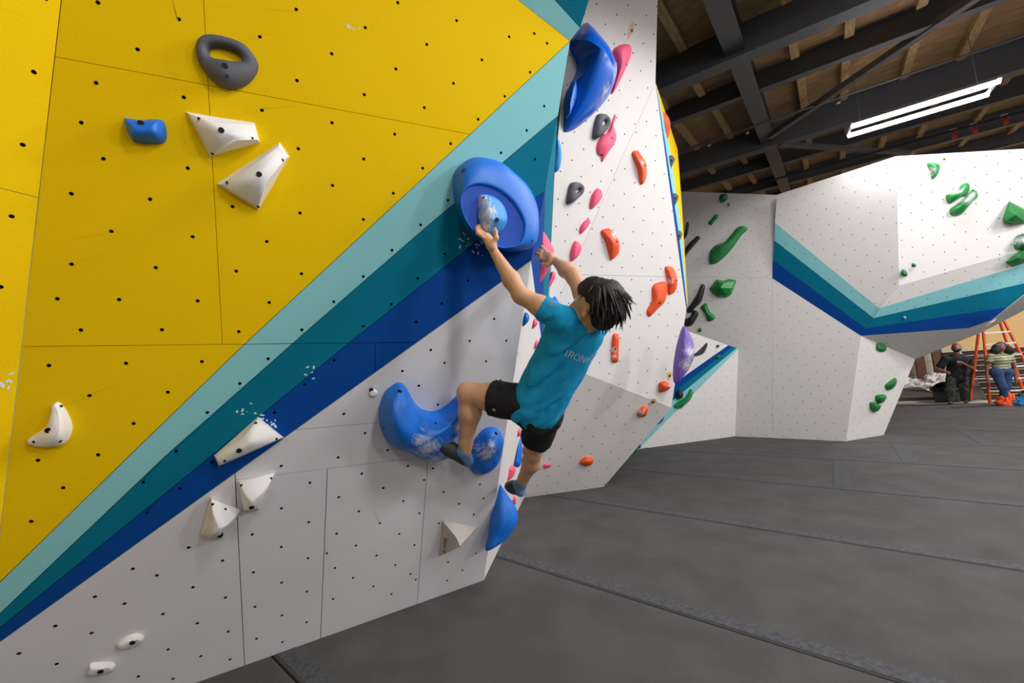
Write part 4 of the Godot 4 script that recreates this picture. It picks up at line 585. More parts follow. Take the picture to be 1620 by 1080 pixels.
# a box with chamfered edges, centred
func box(s: Vector3, ch := 0.004) -> ArrayMesh:
	ch = minf(ch, minf(s.x, minf(s.y, s.z)) * 0.3)
	var v := PackedVector3Array()
	var t := PackedInt32Array()
	var h := s * 0.5
	var quad := func(a: Vector3, b: Vector3, c: Vector3, d: Vector3) -> void:
		var n := (b - a).cross(c - a)
		var k := v.size()
		v.append_array([a, b, c, d])
		if n.dot(a + b + c + d) > 0: t.append_array([k, k + 1, k + 2, k, k + 2, k + 3])
		else: t.append_array([k, k + 2, k + 1, k, k + 3, k + 2])
	for ax in 3:
		var b1 := (ax + 1) % 3
		var b2 := (ax + 2) % 3
		for sg in [-1.0, 1.0]:
			var q := []
			for e in [[-1, -1], [1, -1], [1, 1], [-1, 1]]:
				var p := Vector3.ZERO
				p[ax] = sg * h[ax]
				p[b1] = e[0] * (h[b1] - ch)
				p[b2] = e[1] * (h[b2] - ch)
				q.append(p)
			quad.call(q[0], q[1], q[2], q[3])
		for s1 in [-1.0, 1.0]:
			for s2 in [-1.0, 1.0]:
				var q := []
				for e in [-1.0, 1.0]:
					var p := Vector3.ZERO
					p[ax] = e * (h[ax] - ch)
					p[b1] = s1 * h[b1]
					p[b2] = s2 * (h[b2] - ch)
					var r := p
					r[b1] = s1 * (h[b1] - ch)
					r[b2] = s2 * h[b2]
					if e < 0: q.append_array([p, r])
					else: q.append_array([r, p])
				quad.call(q[0], q[1], q[2], q[3])
	for sx in [-1.0, 1.0]:
		for sy in [-1.0, 1.0]:
			for sz in [-1.0, 1.0]:
				var k := v.size()
				v.append_array([Vector3(sx * h.x, sy * (h.y - ch), sz * (h.z - ch)), Vector3(sx * (h.x - ch), sy * h.y, sz * (h.z - ch)), Vector3(sx * (h.x - ch), sy * (h.y - ch), sz * h.z)])
				if sx * sy * sz > 0: t.append_array([k, k + 1, k + 2])
				else: t.append_array([k, k + 2, k + 1])
	return mesh_of(v, t, false)

# a round bar through points with a radius at each
func tube(pts: Array, rad: Array, sides := 10, caps := true) -> ArrayMesh:
	var v := PackedVector3Array()
	var t := PackedInt32Array()
	var n := pts.size()
	var side := Vector3.ZERO
	for i in n:
		var d: Vector3 = (pts[mini(i + 1, n - 1)] - pts[maxi(i - 1, 0)]).normalized()
		if side == Vector3.ZERO: side = d.cross(Vector3.UP if absf(d.y) < 0.9 else Vector3.RIGHT).normalized()
		side = (side - d * side.dot(d)).normalized()
		var up := side.cross(d)
		for j in sides:
			var a := TAU * j / sides
			v.append(pts[i] + (side * cos(a) + up * sin(a)) * rad[i])
	for i in n - 1:
		for j in sides:
			var a := i * sides + j
			var b := i * sides + (j + 1) % sides
			t.append_array([a, a + sides, b, b, a + sides, b + sides])
	if caps:
		for e in [0, n - 1]:
			var k := v.size()
			v.append(pts[e])
			for j in sides:
				var a: int = e * sides + j
				var b: int = e * sides + (j + 1) % sides
				if e == 0: t.append_array([k, a, b])
				else: t.append_array([k, b, a])
	# tube winding: make it face outwards
	var c: Vector3 = (pts[0] + pts[1]) * 0.5
	var f := (v[t[1]] - v[t[0]]).cross(v[t[2]] - v[t[0]])
	if f.dot(v[t[0]] - c) < 0:
		for i in range(0, t.size(), 3):
			var q := t[i + 1]
			t[i + 1] = t[i + 2]
			t[i + 2] = q
	return mesh_of(v, t)

func frame(f: String, u := 0.0, v := 0.0, h := 0.0) -> Transform3D:
	var t: Transform3D = fr[f]
	return Transform3D(t.basis, t * Vector3(u, v, h))

func pairs(a: Array) -> PackedVector2Array:
	var p := PackedVector2Array()
	for i in range(0, a.size(), 2): p.append(Vector2(a[i], a[i + 1]))
	return p

func ccw(p: PackedVector2Array) -> PackedVector2Array:
	if Geometry2D.is_polygon_clockwise(p): p.reverse()
	var s := 0.0
	for i in p.size(): s += p[i].cross(p[(i + 1) % p.size()])
	if s < 0: p.reverse()
	return p

# ---------------------------------------------------------------- wall panels with bolt holes
const HOLE := 0.0085
func cut(poly: PackedVector2Array, holes: PackedVector2Array, v: PackedVector3Array, t: PackedInt32Array, cups: Array) -> void:
	if holes.size() > 1:
		var best := [0.0, 0, 0.0]
		for ax in 2:
			var c := []
			for h in holes: c.append(h[ax])
			c.sort()
			for i in c.size() - 1:
				var gap: float = c[i + 1] - c[i]
				var even := 1.0 - absf((i + 1.0) / c.size() - 0.5)
				if gap > HOLE * 2.6 and gap * even > best[0]: best = [gap * even, ax, (c[i] + c[i + 1]) * 0.5]
		if best[0] > 0.0:
			var r := Rect2(-30, -30, 60, 60)
			for sg in 2:
				var q := r
				if best[1] == 0:
					if sg == 0: q.size.x = best[2] + 30.0
					else:
						q.position.x = best[2]
						q.size.x = 30.0 - best[2]
				else:
					if sg == 0: q.size.y = best[2] + 30.0
					else:
						q.position.y = best[2]
						q.size.y = 30.0 - best[2]
				var rect := PackedVector2Array([q.position, Vector2(q.end.x, q.position.y), q.end, Vector2(q.position.x, q.end.y)])
				var sub := PackedVector2Array()
				for h in holes:
					if (h[best[1]] < best[2]) == (sg == 0): sub.append(h)
				for piece in Geometry2D.intersect_polygons(poly, rect):
					var mine := PackedVector2Array()
					for h in sub:
						if Geometry2D.is_point_in_polygon(h, piece): mine.append(h)
					cut(piece, mine, v, t, cups)
			return
		holes = holes.slice(0, 1)
	poly = ccw(poly)
	if holes.is_empty():
		var ix := Geometry2D.triangulate_polygon(poly)
		var k := v.size()
		for p in poly: v.append(Vector3(p.x, p.y, 0))
		for i in range(0, ix.size(), 3):
			var a := ix[i]
			var b := ix[i + 1]
			var c := ix[i + 2]
			if (poly[b] - poly[a]).cross(poly[c] - poly[a]) < 0: t.append_array([k + a, k + c, k + b])
			else: t.append_array([k + a, k + b, k + c])
		return
	var c: Vector2 = holes[0]
	var outer := []
	for p in poly: outer.append([fposmod((p - c).angle(), TAU), p])
	outer.sort_custom(func(a, b): return a[0] < b[0])
	var inner := []
	for i in 10: inner.append([TAU * i / 10.0, c + Vector2.from_angle(TAU * i / 10.0) * HOLE])
	var k := v.size()
	for o in outer: v.append(Vector3(o[1].x, o[1].y, 0))
	var k2 := v.size()
	for o in inner: v.append(Vector3(o[1].x, o[1].y, 0))
	var i := 0
	var j := 0
	var no := outer.size()
	while i < no or j < 10:
		var ai: float = outer[(i + 1) % no][0] + (TAU if i + 1 >= no else 0.0)
		var aj: float = TAU * (j + 1) / 10.0
		if j >= 10 or (i < no and ai <= aj):
			t.append_array([k + i % no, k + (i + 1) % no, k2 + j % 10])
			i += 1
		else:
			t.append_array([k + i % no, k2 + (j + 1) % 10, k2 + j % 10])
			j += 1
	cups.append(c)

func panel(parent: Node, f: String, material: Material, uv: Array, gap: float, holes: PackedVector2Array, thick := 0.018) -> void:
	var poly := ccw(pairs(uv))
	if gap > 0.0:
		var off := Geometry2D.offset_polygon(poly, -gap, Geometry2D.JOIN_MITER)
		if off.is_empty(): return
		poly = ccw(off[0])
	var mine := PackedVector2Array()
	for h in holes:
		if not Geometry2D.is_point_in_polygon(h, poly): continue
		var ok := true
		for i in poly.size():
			if Geometry2D.get_closest_point_to_segment(h, poly[i], poly[(i + 1) % poly.size()]).distance_to(h) < HOLE + 0.003: ok = false
		if ok: mine.append(h)
	var v := PackedVector3Array()
	var t := PackedInt32Array()
	var cups := []
	cut(poly, mine, v, t, cups)
	for i in poly.size():
		var a := poly[i]
		var b := poly[(i + 1) % poly.size()]
		var k := v.size()
		v.append_array([Vector3(a.x, a.y, 0), Vector3(b.x, b.y, 0), Vector3(b.x, b.y, -thick), Vector3(a.x, a.y, -thick)])
		t.append_array([k, k + 2, k + 1, k, k + 3, k + 2])
	var m := mesh_of(v, t, false)
	if cups.size():
		var cv := PackedVector3Array()
		var ct := PackedInt32Array()
		for c in cups:
			var k := cv.size()
			for i in 10:
				var d := Vector2.from_angle(TAU * i / 10.0) * HOLE
				cv.append_array([Vector3(c.x + d.x, c.y + d.y, 0), Vector3(c.x + d.x * 0.9, c.y + d.y * 0.9, -0.03)])
			cv.append(Vector3(c.x, c.y, -0.03))
			for i in 10:
				var a := k + i * 2
				var b := k + ((i + 1) % 10) * 2
				ct.append_array([a, b, a + 1, b, b + 1, a + 1, a + 1, b + 1, k + 20])
		var cm := mesh_of(cv, ct, false)
		m.add_surface_from_arrays(Mesh.PRIMITIVE_TRIANGLES, cm.surface_get_arrays(0))
		m.surface_set_material(1, M.nut)
	m.surface_set_material(0, material)
	var o := part("panel", m, null, parent, frame(f))
	o.name = "panel"

func lattice(uv: Array, du: float, dv: float, su: float, sv: float) -> PackedVector2Array:
	var p := pairs(uv)
	var r := Rect2(p[0], Vector2.ZERO)
	for q in p: r = r.expand(q)
	var out := PackedVector2Array()
	for i in range(int(floor((r.position.x - su) / du)), int(ceil((r.end.x - su) / du)) + 1):
		for j in range(int(floor((r.position.y - sv) / dv)), int(ceil((r.end.y - sv) / dv)) + 1):
			if (i + j) % 2 == 0: out.append(Vector2(su + i * du, sv + j * dv))
	return out

# ---------------------------------------------------------------- holds
func smooth_loop(p: PackedVector2Array, per: int) -> PackedVector2Array:
	var out := PackedVector2Array()
	var n := p.size()
	for i in n:
		for k in per:
			out.append(p[i].cubic_interpolate(p[(i + 1) % n], p[(i - 1 + n) % n], p[(i + 2) % n], float(k) / per))
	return out

func chalked(at: Vector3, c: Color, spots: Array, origin: Vector2) -> Color:
	var k := 0.0
	for i in range(0, spots.size(), 3):
		var d := Vector2(at.x + origin.x - spots[i], at.y + origin.y - spots[i + 1]).length() / float(spots[i + 2])
		k = maxf(k, 1.25 - d)
	if k <= 0.0: return c
	var g := grain.get_noise_3d(at.x * 70, at.y * 26, at.z * 70) + 0.5 * grain.get_noise_3d(at.x * 210, at.y * 120, at.z * 210)
	return c.lerp(Color(0.74, 0.75, 0.78), clampf((k * 1.0 + g * 0.75 - 0.5) * 1.3, 0.0, 0.85))

func centre_of(p: PackedVector2Array) -> Vector2:
	var c := Vector2.ZERO
	for q in p: c += q
	return c / p.size()

func bolt_on(parent: Node, v: PackedVector3Array, spots: Array, c: Vector2, big := true) -> void:
	for i in range(0, spots.size(), 2):
		var w := Vector2(spots[i], spots[i + 1]) - c
		var best := 1e9
		var at := Vector3.ZERO
		for p in v:
			var d := Vector2(p.x, p.y).distance_to(w) - p.z * 0.02
			if d < best:
				best = d
				at = p
		# slope from the neighbours round about
		var nrm := Vector3(0, 0, 1)
		var s := 1.0 if i == 0 and big else 0.5
		var b := Basis(Quaternion(Vector3(0, 0, 1), nrm)).scaled(Vector3(s, s, s))
		part("bolt", bolt_mesh, M.bolt, parent, Transform3D(b, at))

func make_bolt() -> ArrayMesh:
	var v := PackedVector3Array()
	var t := PackedInt32Array()
	var rings := [[0.0125, -0.012], [0.0125, 0.003], [0.0115, 0.0042], [0.006, 0.0042], [0.0055, 0.0025]]
	for r in rings:
		for j in 12: v.append(Vector3(cos(TAU * j / 12) * r[0], sin(TAU * j / 12) * r[0], r[1]))
	for i in rings.size() - 1:
		for j in 12:
			var a := i * 12 + j
			var b := i * 12 + (j + 1) % 12
			t.append_array([a, b, a + 12, b, b + 12, a + 12])
	v.append(Vector3(0, 0, 0.0025))
	for j in 12: t.append_array([48 + j, 48 + (j + 1) % 12, 60])
	return mesh_of(v, t, false)

# outline on the wall face, rising to a ridge line
func ridge_hold(h: Array) -> Node3D:
	var raw := ccw(pairs(h[2]))
	var c := centre_of(raw)
	var per := maxi(2, int(ceil(56.0 / raw.size())))
	var loop := smooth_loop(raw, per)
	var ridge: Array = []
	for i in range(0, h[3].size(), 3): ridge.append(Vector3(h[3][i] - c.x, h[3][i + 1] - c.y, h[3][i + 2]))
	if ridge.size() > 2:
		var fine_ridge := []
		var rn := ridge.size()
		for i in rn - 1:
			for k in 10: fine_ridge.append((ridge[i] as Vector3).cubic_interpolate(ridge[i + 1], ridge[maxi(i - 1, 0)], ridge[mini(i + 2, rn - 1)], k / 10.0))
		fine_ridge.append(ridge[rn - 1])
		ridge = fine_ridge
	var chalk: Array = h[6]
	var m: StandardMaterial3D = M[h[1]]
	var rows := 16 if chalk.size() else 9
	if chalk.size(): loop = smooth_loop(raw, per * 2)
	var n := loop.size()
	var v := PackedVector3Array()
	var col := PackedColorArray()
	var t := PackedInt32Array()
	var foot := []
	var along := []
	for p in loop:
		var q := p - c
		var best := 1e9
		var at := 0.0
		for i in ridge.size() - 1:
			var a: Vector3 = ridge[i]
			var b: Vector3 = ridge[i + 1]
			var ab := Vector2(b.x - a.x, b.y - a.y)
			var k := clampf((q - Vector2(a.x, a.y)).dot(ab) / maxf(ab.length_squared(), 1e-9), 0, 1)
			var w := a.lerp(b, k)
			var d := q.distance_to(Vector2(w.x, w.y))
			if d < best:
				best = d
				at = i + k
		along.append(at)
	var reach_ := maxi(1, n / 14)
	for j in n:
		var sum := 0.0
		for k in range(-reach_, reach_ + 1): sum += along[(j + k + n) % n]
		var w := sum / (2 * reach_ + 1)
		var i := clampi(int(w), 0, maxi(ridge.size() - 2, 0))
		foot.append(ridge[0] if ridge.size() == 1 else (ridge[i] as Vector3).lerp(ridge[i + 1], clampf(w - i, 0.0, 1.0)))
	var basec := m.albedo_color.srgb_to_linear()
	for i in rows + 2:
		var s := maxf(0.0, float(i - 1) / rows)
		var rise := pow(1.0 - pow(1.0 - s, h[4][0]), h[4][1])
		for j in n:
			var q := loop[j] - c
			var w: Vector3 = foot[j]
			var p := Vector3(lerpf(q.x, w.x, s), lerpf(q.y, w.y, s), w.z * rise)
			if i == 0: p.z = -0.012
			v.append(p)
			if chalk.size(): col.append(chalked(p, basec, chalk, c))
	for i in rows + 1:
		for j in n:
			var a := i * n + j
			var b := i * n + (j + 1) % n
			t.append_array([a, b, a + n, b, b + n, a + n])
	var o := base(h[8], frame(h[0], c.x, c.y))
	part("body", mesh_of(v, t, true, col), m if chalk.is_empty() else chalk_mat(m), o)
	bolt_on(o, v, h[5], c)
	tag(o, h[7], h[9])
	return o

func chalk_mat(m: StandardMaterial3D) -> StandardMaterial3D:
	var key := m.resource_name + "_with_chalk"
	if not M.has(key):
		var q: StandardMaterial3D = m.duplicate()
		q.resource_name = key
		q.albedo_color = Color.WHITE
		q.vertex_color_use_as_albedo = true
		M[key] = q
	return M[key]

# faceted hold: base outline, raised outline, peak; edges softened with narrow bevels
func facet_hold(h: Array) -> Node3D:
	var b := pairs(h[2])
	var c := centre_of(b)
	var n := b.size()
	var v := PackedVector3Array()
	var t := PackedInt32Array()
	var s := 0.0
	for i in n: s += b[i].cross(b[(i + 1) % n])
	var top: Array = []
	for i in range(0, h[3].size(), 3): top.append(Vector3(h[3][i] - c.x, h[3][i + 1] - c.y, h[3][i + 2]))
	for k in 5:
		for i in n:
			var q := Vector3(b[i].x - c.x, b[i].y - c.y, 0)
			var w: Vector3 = top[i]
			var pk := Vector3(h[4][0] - c.x, h[4][1] - c.y, h[4][2])
			match k:
				0: v.append(q + Vector3(0, 0, -0.01))
				1: v.append(q)
				2: v.append(q.lerp(w, 0.93))
				3: v.append(w.lerp(pk, 0.06))
				4: v.append(w.lerp(pk, 0.92))
	v.append(Vector3(h[4][0] - c.x, h[4][1] - c.y, h[4][2]))
	for k in 4:
		for i in n:
			var a := k * n + i
			var d := k * n + (i + 1) % n
			t.append_array([a, d, a + n, d, d + n, a + n])
	for i in n: t.append_array([4 * n + i, 4 * n + (i + 1) % n, 5 * n])
	if s < 0:
		for i in range(0, t.size(), 3):
			var q := t[i + 1]
			t[i + 1] = t[i + 2]
			t[i + 2] = q
	var body := mesh_of(v, t, false)
	if h[1] == "white_hold":
		# flat flanks, one rounded face on top
		var split := 2 * n * 6
		var both := SurfaceTool.new()
		both.begin(Mesh.PRIMITIVE_TRIANGLES)
		both.append_from(mesh_of(v, t.slice(0, split), false), 0, Transform3D())
		var cv := PackedVector3Array()
		var ct := PackedInt32Array()
		var pk: Vector3 = v[5 * n]
		for r in 7:
			for i in n:
				var w: Vector3 = v[2 * n + i]
				var k2 := r / 6.0
				var p := w.lerp(pk, k2)
				p.z = lerpf(w.z, pk.z, sin(k2 * PI * 0.5))
				cv.append(p)
		for r in 6:
			for i in n:
				var a := r * n + i
				var d := r * n + (i + 1) % n
				if s < 0: ct.append_array([a, a + n, d, d, a + n, d + n])
				else: ct.append_array([a, d, a + n, d, d + n, a + n])
		both.append_from(mesh_of(cv, ct), 0, Transform3D())
		body = both.commit()
		v = cv
	var o := base(h[7], frame(h[0], c.x, c.y))
	part("body", body, M[h[1]], o)
	bolt_on(o, v, h[5], c)
	tag(o, h[6], h[8])
	return o

# closed ring: outer and inner outline, rounded between
func ring_hold(h: Array) -> Node3D:
	var a := ccw(pairs(h[2]))
	var b := ccw(pairs(h[3]))
	var c := centre_of(a)
	var lo := smooth_loop(a, 5)
	var hole_c := centre_of(b)
	var n := 48
	var v := PackedVector3Array()
	var t := PackedInt32Array()
	var inner := smooth_loop(b, 5)
	var so := []
	var si := []
	for j in n:
		var d := Vector2.from_angle(TAU * j / n)
		so.append(reach(lo, hole_c, d) - c)
		si.append(reach(inner, hole_c, d) - c)
	var steps := 14
	for i in steps + 1:
		var ang := PI * i / steps
		var s := 0.5 - 0.5 * cos(ang)
		for j in n:
			var o2: Vector2 = so[j]
			var i2: Vector2 = si[j]
			var wide := clampf(o2.distance_to(i2) / (h[4] * 1.5), 0.6, 1.3)
			v.append(Vector3(lerpf(o2.x, i2.x, s), lerpf(o2.y, i2.y, s), h[4] * wide * pow(sin(ang), 0.7) - 0.008))
	for i in steps:
		for j in n:
			var p := i * n + j
			var q := i * n + (j + 1) % n
			t.append_array([p, q, p + n, q, q + n, p + n])
	var o := base("climbing_hold", frame(h[0], c.x, c.y))
	part("body", mesh_of(v, t), M[h[1]], o)
	bolt_on(o, v, h[5], c)
	tag(o, h[6], "climbing hold")
	return o

func reach(loop: PackedVector2Array, c: Vector2, d: Vector2) -> Vector2:
	var best := c + d * 0.01
	for i in loop.size():
		var hit = Geometry2D.segment_intersects_segment(c, c + d * 3.0, loop[i], loop[(i + 1) % loop.size()])
		if hit != null and (hit - c).length() > (best - c).length(): best = hit
	return best

func macro_hold() -> void:
	var out := smooth_loop(ccw(pairs(MACRO[0])), 4)
	var inn := smooth_loop(ccw(pairs(MACRO[1])), 4)
	var c := centre_of(inn)
	var n := 72
	var v := PackedVector3Array()
	var t := PackedInt32Array()
	var rows := [[0.0, -0.01], [0.0, 0.025], [0.015, 0.06], [0.05, 0.09], [0.12, 0.118], [0.25, 0.143], [0.45, 0.165], [0.7, 0.182], [0.9, 0.19], [0.97, 0.191], [1.0, 0.188], [1.004, 0.181], [1.012, 0.177]]
	for r in rows:
		for j in n:
			var d := Vector2.from_angle(TAU * j / n)
			var a := reach(out, c, d)
			var b := reach(inn, c, d)
			var p := a.lerp(b, r[0]) if r[0] <= 1.0 else b.lerp(c, (r[0] - 1.0) * 2.0)
			v.append(Vector3(p.x - c.x, p.y - c.y, r[1]))
	for i in rows.size() - 1:
		for j in n:
			var a := i * n + j
			var b := i * n + (j + 1) % n
			t.append_array([a, b, a + n, b, b + n, a + n])
	var o := base("climbing_macro", frame("yellow", c.x, c.y))
	part("body", mesh_of(v, t), M.blue_hold, o)
	# recessed darker floor of the dish
	var fv := PackedVector3Array()
	var ft := PackedInt32Array()
	for j in n: fv.append(v[(rows.size() - 1) * n + j] + Vector3(0, 0, 0.0))
	fv.append(Vector3(0, 0, 0.168))
	for j in n: ft.append_array([j, (j + 1) % n, n])
	part("dish_floor", mesh_of(fv, ft), M.navy_hold, o)
	bolt_on(o, v, MACRO[2], c)
	tag(o, "big round blue macro hold with a recessed dish on the teal stripe", "climbing hold")

func route_tag(h: Array) -> void:
	var raw := ccw(pairs(h[1]))
	var c := centre_of(raw)
	var loop := smooth_loop(raw, 4)
	var n := loop.size()
	var v := PackedVector3Array()
	var t := PackedInt32Array()
	for z in [-0.002, 0.003]:
		for p in loop: v.append(Vector3(p.x - c.x, p.y - c.y, z))
	v.append(Vector3(0, 0, 0.003))
	for j in n:
		var k := (j + 1) % n
		t.append_array([j, k, j + n, k, k + n, j + n, j + n, k + n, 2 * n])
	var o := base("route_tag", frame(h[0], c.x, c.y))
	part("card", mesh_of(v, t, false), M.tag, o)
	var r := 0.3 * (loop[0] - c).length() + 0.008
	for k in 2:
		var ring: float = [r, r * 0.5][k]
		var disc := CylinderMesh.new()
		disc.top_radius = ring
		disc.bottom_radius = ring
		disc.height = 0.002
		disc.radial_segments = 16
		part("printed_dot", disc, [M.tag_ring, M.bolt][k], o, Transform3D(Basis(Vector3.RIGHT, PI / 2), Vector3(h[2][0] - c.x, h[2][1] - c.y, 0.004 + 0.001 * k)))
	tag(o, h[3], "tag", "route tags")

# ---------------------------------------------------------------- bodies and cloth
func gap_to(q: Array, p: Vector3) -> float:
	var a := Vector3(q[0], q[1], q[2])
	var ab := Vector3(q[3], q[4], q[5]) - a
	var k := clampf((p - a).dot(ab) / maxf(ab.length_squared(), 1e-9), 0.0, 1.0)
	var d := (p - a - ab * k).length() - lerpf(q[6], q[7], k)
	if q.size() > 8: d = maxf(d, (p - Vector3(q[8], q[9], q[10])).dot(Vector3(q[11], q[12], q[13])))
	return d

func gap_all(bones: Array, k: float, p: Vector3) -> float:
	var d := 10.0
	for q in bones:
		var e := gap_to(q, p)
		var h := maxf(k - absf(d - e), 0.0) / k
		d = minf(d, e) - h * h * k * 0.25
	return d

func woven(pattern: String, p: Vector3) -> Color:
	if pattern == "stripes": return Color(0.50, 0.50, 0.32) if fposmod(p.y * 13.0, 1.0) < 0.62 else Color(0.12, 0.16, 0.07)
	return Color(0.032, 0.04, 0.03) if grain.get_noise_3dv(p * 9.0) > -0.05 else Color(0.075, 0.08, 0.06)

# folds of cloth: long ridges along run, or loose rumples
func drape(p: Vector3, s: Vector3, run: Vector3) -> float:
	if run == Vector3.ZERO: return grain.get_noise_3dv(p * s) + 0.5 * grain.get_noise_3dv(p * s * 2.3)
	var q := p - run * p.dot(run) * 0.86
	var wob := grain.get_noise_3dv(q * 5.0 + Vector3(3, 1, 7))
	var over: Vector3 = run.cross(BACK_PRINT[2]).normalized()
	var a := sin(q.dot(over) * 95.0 + wob * 5.0)
	var b := sin(q.dot(over) * 52.0 + p.dot(run) * 6.0 + wob * 4.0)
	return (maxf(a, -0.2) * 0.6 + b * 0.45) * clampf(0.55 + grain.get_noise_3dv(p * 6.0) * 1.3, 0.05, 1.0)

# one skin over all bones: distances joined with a smooth minimum on a grid, meshed with surface nets
func skin(key: String, fold := 0.0, fold_scale := Vector3(9, 9, 9), pattern := "", run := Vector3.ZERO) -> ArrayMesh:
	var cell: float = BODIES[key][0]
	var k: float = BODIES[key][1]
	var bones: Array = BODIES[key][2]
	var lo := Vector3.ONE * 1e9
	var hi := -lo
	for q in bones:
		var r: float = maxf(q[6], q[7]) + k * 0.5 + cell * 3.0 + fold
		for e in [Vector3(q[0], q[1], q[2]), Vector3(q[3], q[4], q[5])]:
			lo = lo.min(e - Vector3.ONE * r)
			hi = hi.max(e + Vector3.ONE * r)
	var nx := int((hi.x - lo.x) / cell) + 2
	var ny := int((hi.y - lo.y) / cell) + 2
	var nz := int((hi.z - lo.z) / cell) + 2
	var g := PackedFloat32Array()
	g.resize(nx * ny * nz)
	g.fill(1.0)
	for q in bones:
		var a := Vector3(q[0], q[1], q[2])
		var b := Vector3(q[3], q[4], q[5])
		var ab := b - a
		var inv := 1.0 / maxf(ab.length_squared(), 1e-9)
		var ra: float = q[6]
		var dr: float = q[7] - q[6]
		var far := maxf(q[6], q[7]) + k + cell * 2.5 + fold
		var i0 := ((a.min(b) - Vector3.ONE * far - lo) / cell).floor().max(Vector3.ZERO)
		var i1 := ((a.max(b) + Vector3.ONE * far - lo) / cell).ceil().min(Vector3(nx - 1, ny - 1, nz - 1))
		var flat: bool = q.size() > 8
		var fp := Vector3(q[8], q[9], q[10]) if flat else Vector3.ZERO
		var fn := Vector3(q[11], q[12], q[13]) if flat else Vector3.ZERO
		for z in range(int(i0.z), int(i1.z) + 1):
			for y in range(int(i0.y), int(i1.y) + 1):
				var row := (z * ny + y) * nx
				for x in range(int(i0.x), int(i1.x) + 1):
					var p := Vector3(lo.x + x * cell, lo.y + y * cell, lo.z + z * cell)
					var w := p - a
					var s := clampf(w.dot(ab) * inv, 0.0, 1.0)
					var d := (w - ab * s).length() - ra - dr * s
					if flat: d = maxf(d, (p - fp).dot(fn))
					var o := g[row + x]
					var h := k - absf(o - d)
					if h > 0.0: g[row + x] = minf(o, d) - h * h * 0.25 / k
					elif d < o: g[row + x] = d
	var sy := nx
	var sz := nx * ny
	if fold > 0.0:
		for i in g.size():
			if absf(g[i]) < cell * 3.0 + fold:
				var p := lo + Vector3(i % nx, (i / nx) % ny, i / sz) * cell
				g[i] += fold * drape(p, fold_scale, run)
	var at := PackedInt32Array()
	at.resize(g.size())
	at.fill(-1)
	var v := PackedVector3Array()
	var col := PackedColorArray()
	var t := PackedInt32Array()
	var corner := [0, 1, sy, sy + 1, sz, sz + 1, sz + sy, sz + sy + 1]
	var edges := [[0, 1], [2, 3], [4, 5], [6, 7], [0, 2], [1, 3], [4, 6], [5, 7], [0, 4], [1, 5], [2, 6], [3, 7]]
	var lim := cell * 2.6
	for i in g.size() - sz - sy - 1:
		var gi := g[i]
		if gi > lim or gi < -lim: continue
		var x := i % nx
		var y := (i / nx) % ny
		if x == nx - 1 or y == ny - 1: continue
		var mask := 0
		for c in 8:
			if g[i + corner[c]] < 0.0: mask |= 1 << c
		if mask == 0 or mask == 255: continue
		var sum := Vector3.ZERO
		var n := 0
		for e in edges:
			var e0: int = e[0]
			var e1: int = e[1]
			if ((mask >> e0) & 1) == ((mask >> e1) & 1): continue
			var f0 := g[i + corner[e0]]
			var f1 := g[i + corner[e1]]
			var s := f0 / (f0 - f1)
			var c0 := Vector3(e0 & 1, (e0 >> 1) & 1, e0 >> 2)
			var c1 := Vector3(e1 & 1, (e1 >> 1) & 1, e1 >> 2)
			sum += c0.lerp(c1, s)
			n += 1
		at[i] = v.size()
		var p := lo + (Vector3(x, y, i / sz) + sum / n) * cell
		v.append(p)
		if pattern: col.append(woven(pattern, p))
	for i in range(sz + sy + 1, g.size() - sz):
		var g0 := g[i]
		if g0 > lim or g0 < -lim: continue
		for ax in 3:
			var st: int = [1, sy, sz][ax]
			var g1 := g[i + st]
			if (g0 < 0.0) == (g1 < 0.0): continue
			var u: int = [sy, sz, 1][ax]
			var w: int = [sz, 1, sy][ax]
			var q0 := at[i]
			var q1 := at[i - u]
			var q2 := at[i - u - w]
			var q3 := at[i - w]
			if q0 < 0 or q1 < 0 or q2 < 0 or q3 < 0: continue
			if g0 < 0.0: t.append_array([q0, q1, q2, q0, q2, q3])
			else: t.append_array([q0, q2, q1, q0, q3, q2])
	return mesh_of(v, t, true, col)

func joined(list: Array) -> ArrayMesh:
	var st := SurfaceTool.new()
	st.begin(Mesh.PRIMITIVE_TRIANGLES)
	for m in list: st.append_from(m, 0, Transform3D())
	return st.commit()

# lettering laid on cloth: each point of the flat letters is pushed out from the axis to the cloth
func print_on(words: String, key: String, centre: Vector3, axis: Vector3, out: Vector3, size: float, lift := 0.004) -> ArrayMesh:
	var f := SystemFont.new()
	f.font_names = ["Droid Sans"]
	f.font_italic = true
	var tm := TextMesh.new()
	tm.text = words
	tm.font = f
	tm.font_size = 32
	tm.pixel_size = size / 32.0
	tm.depth = 0.0
	tm.curve_step = 2.0
	return wrapped(tm.surface_get_arrays(0), key, centre, axis, out, lift)

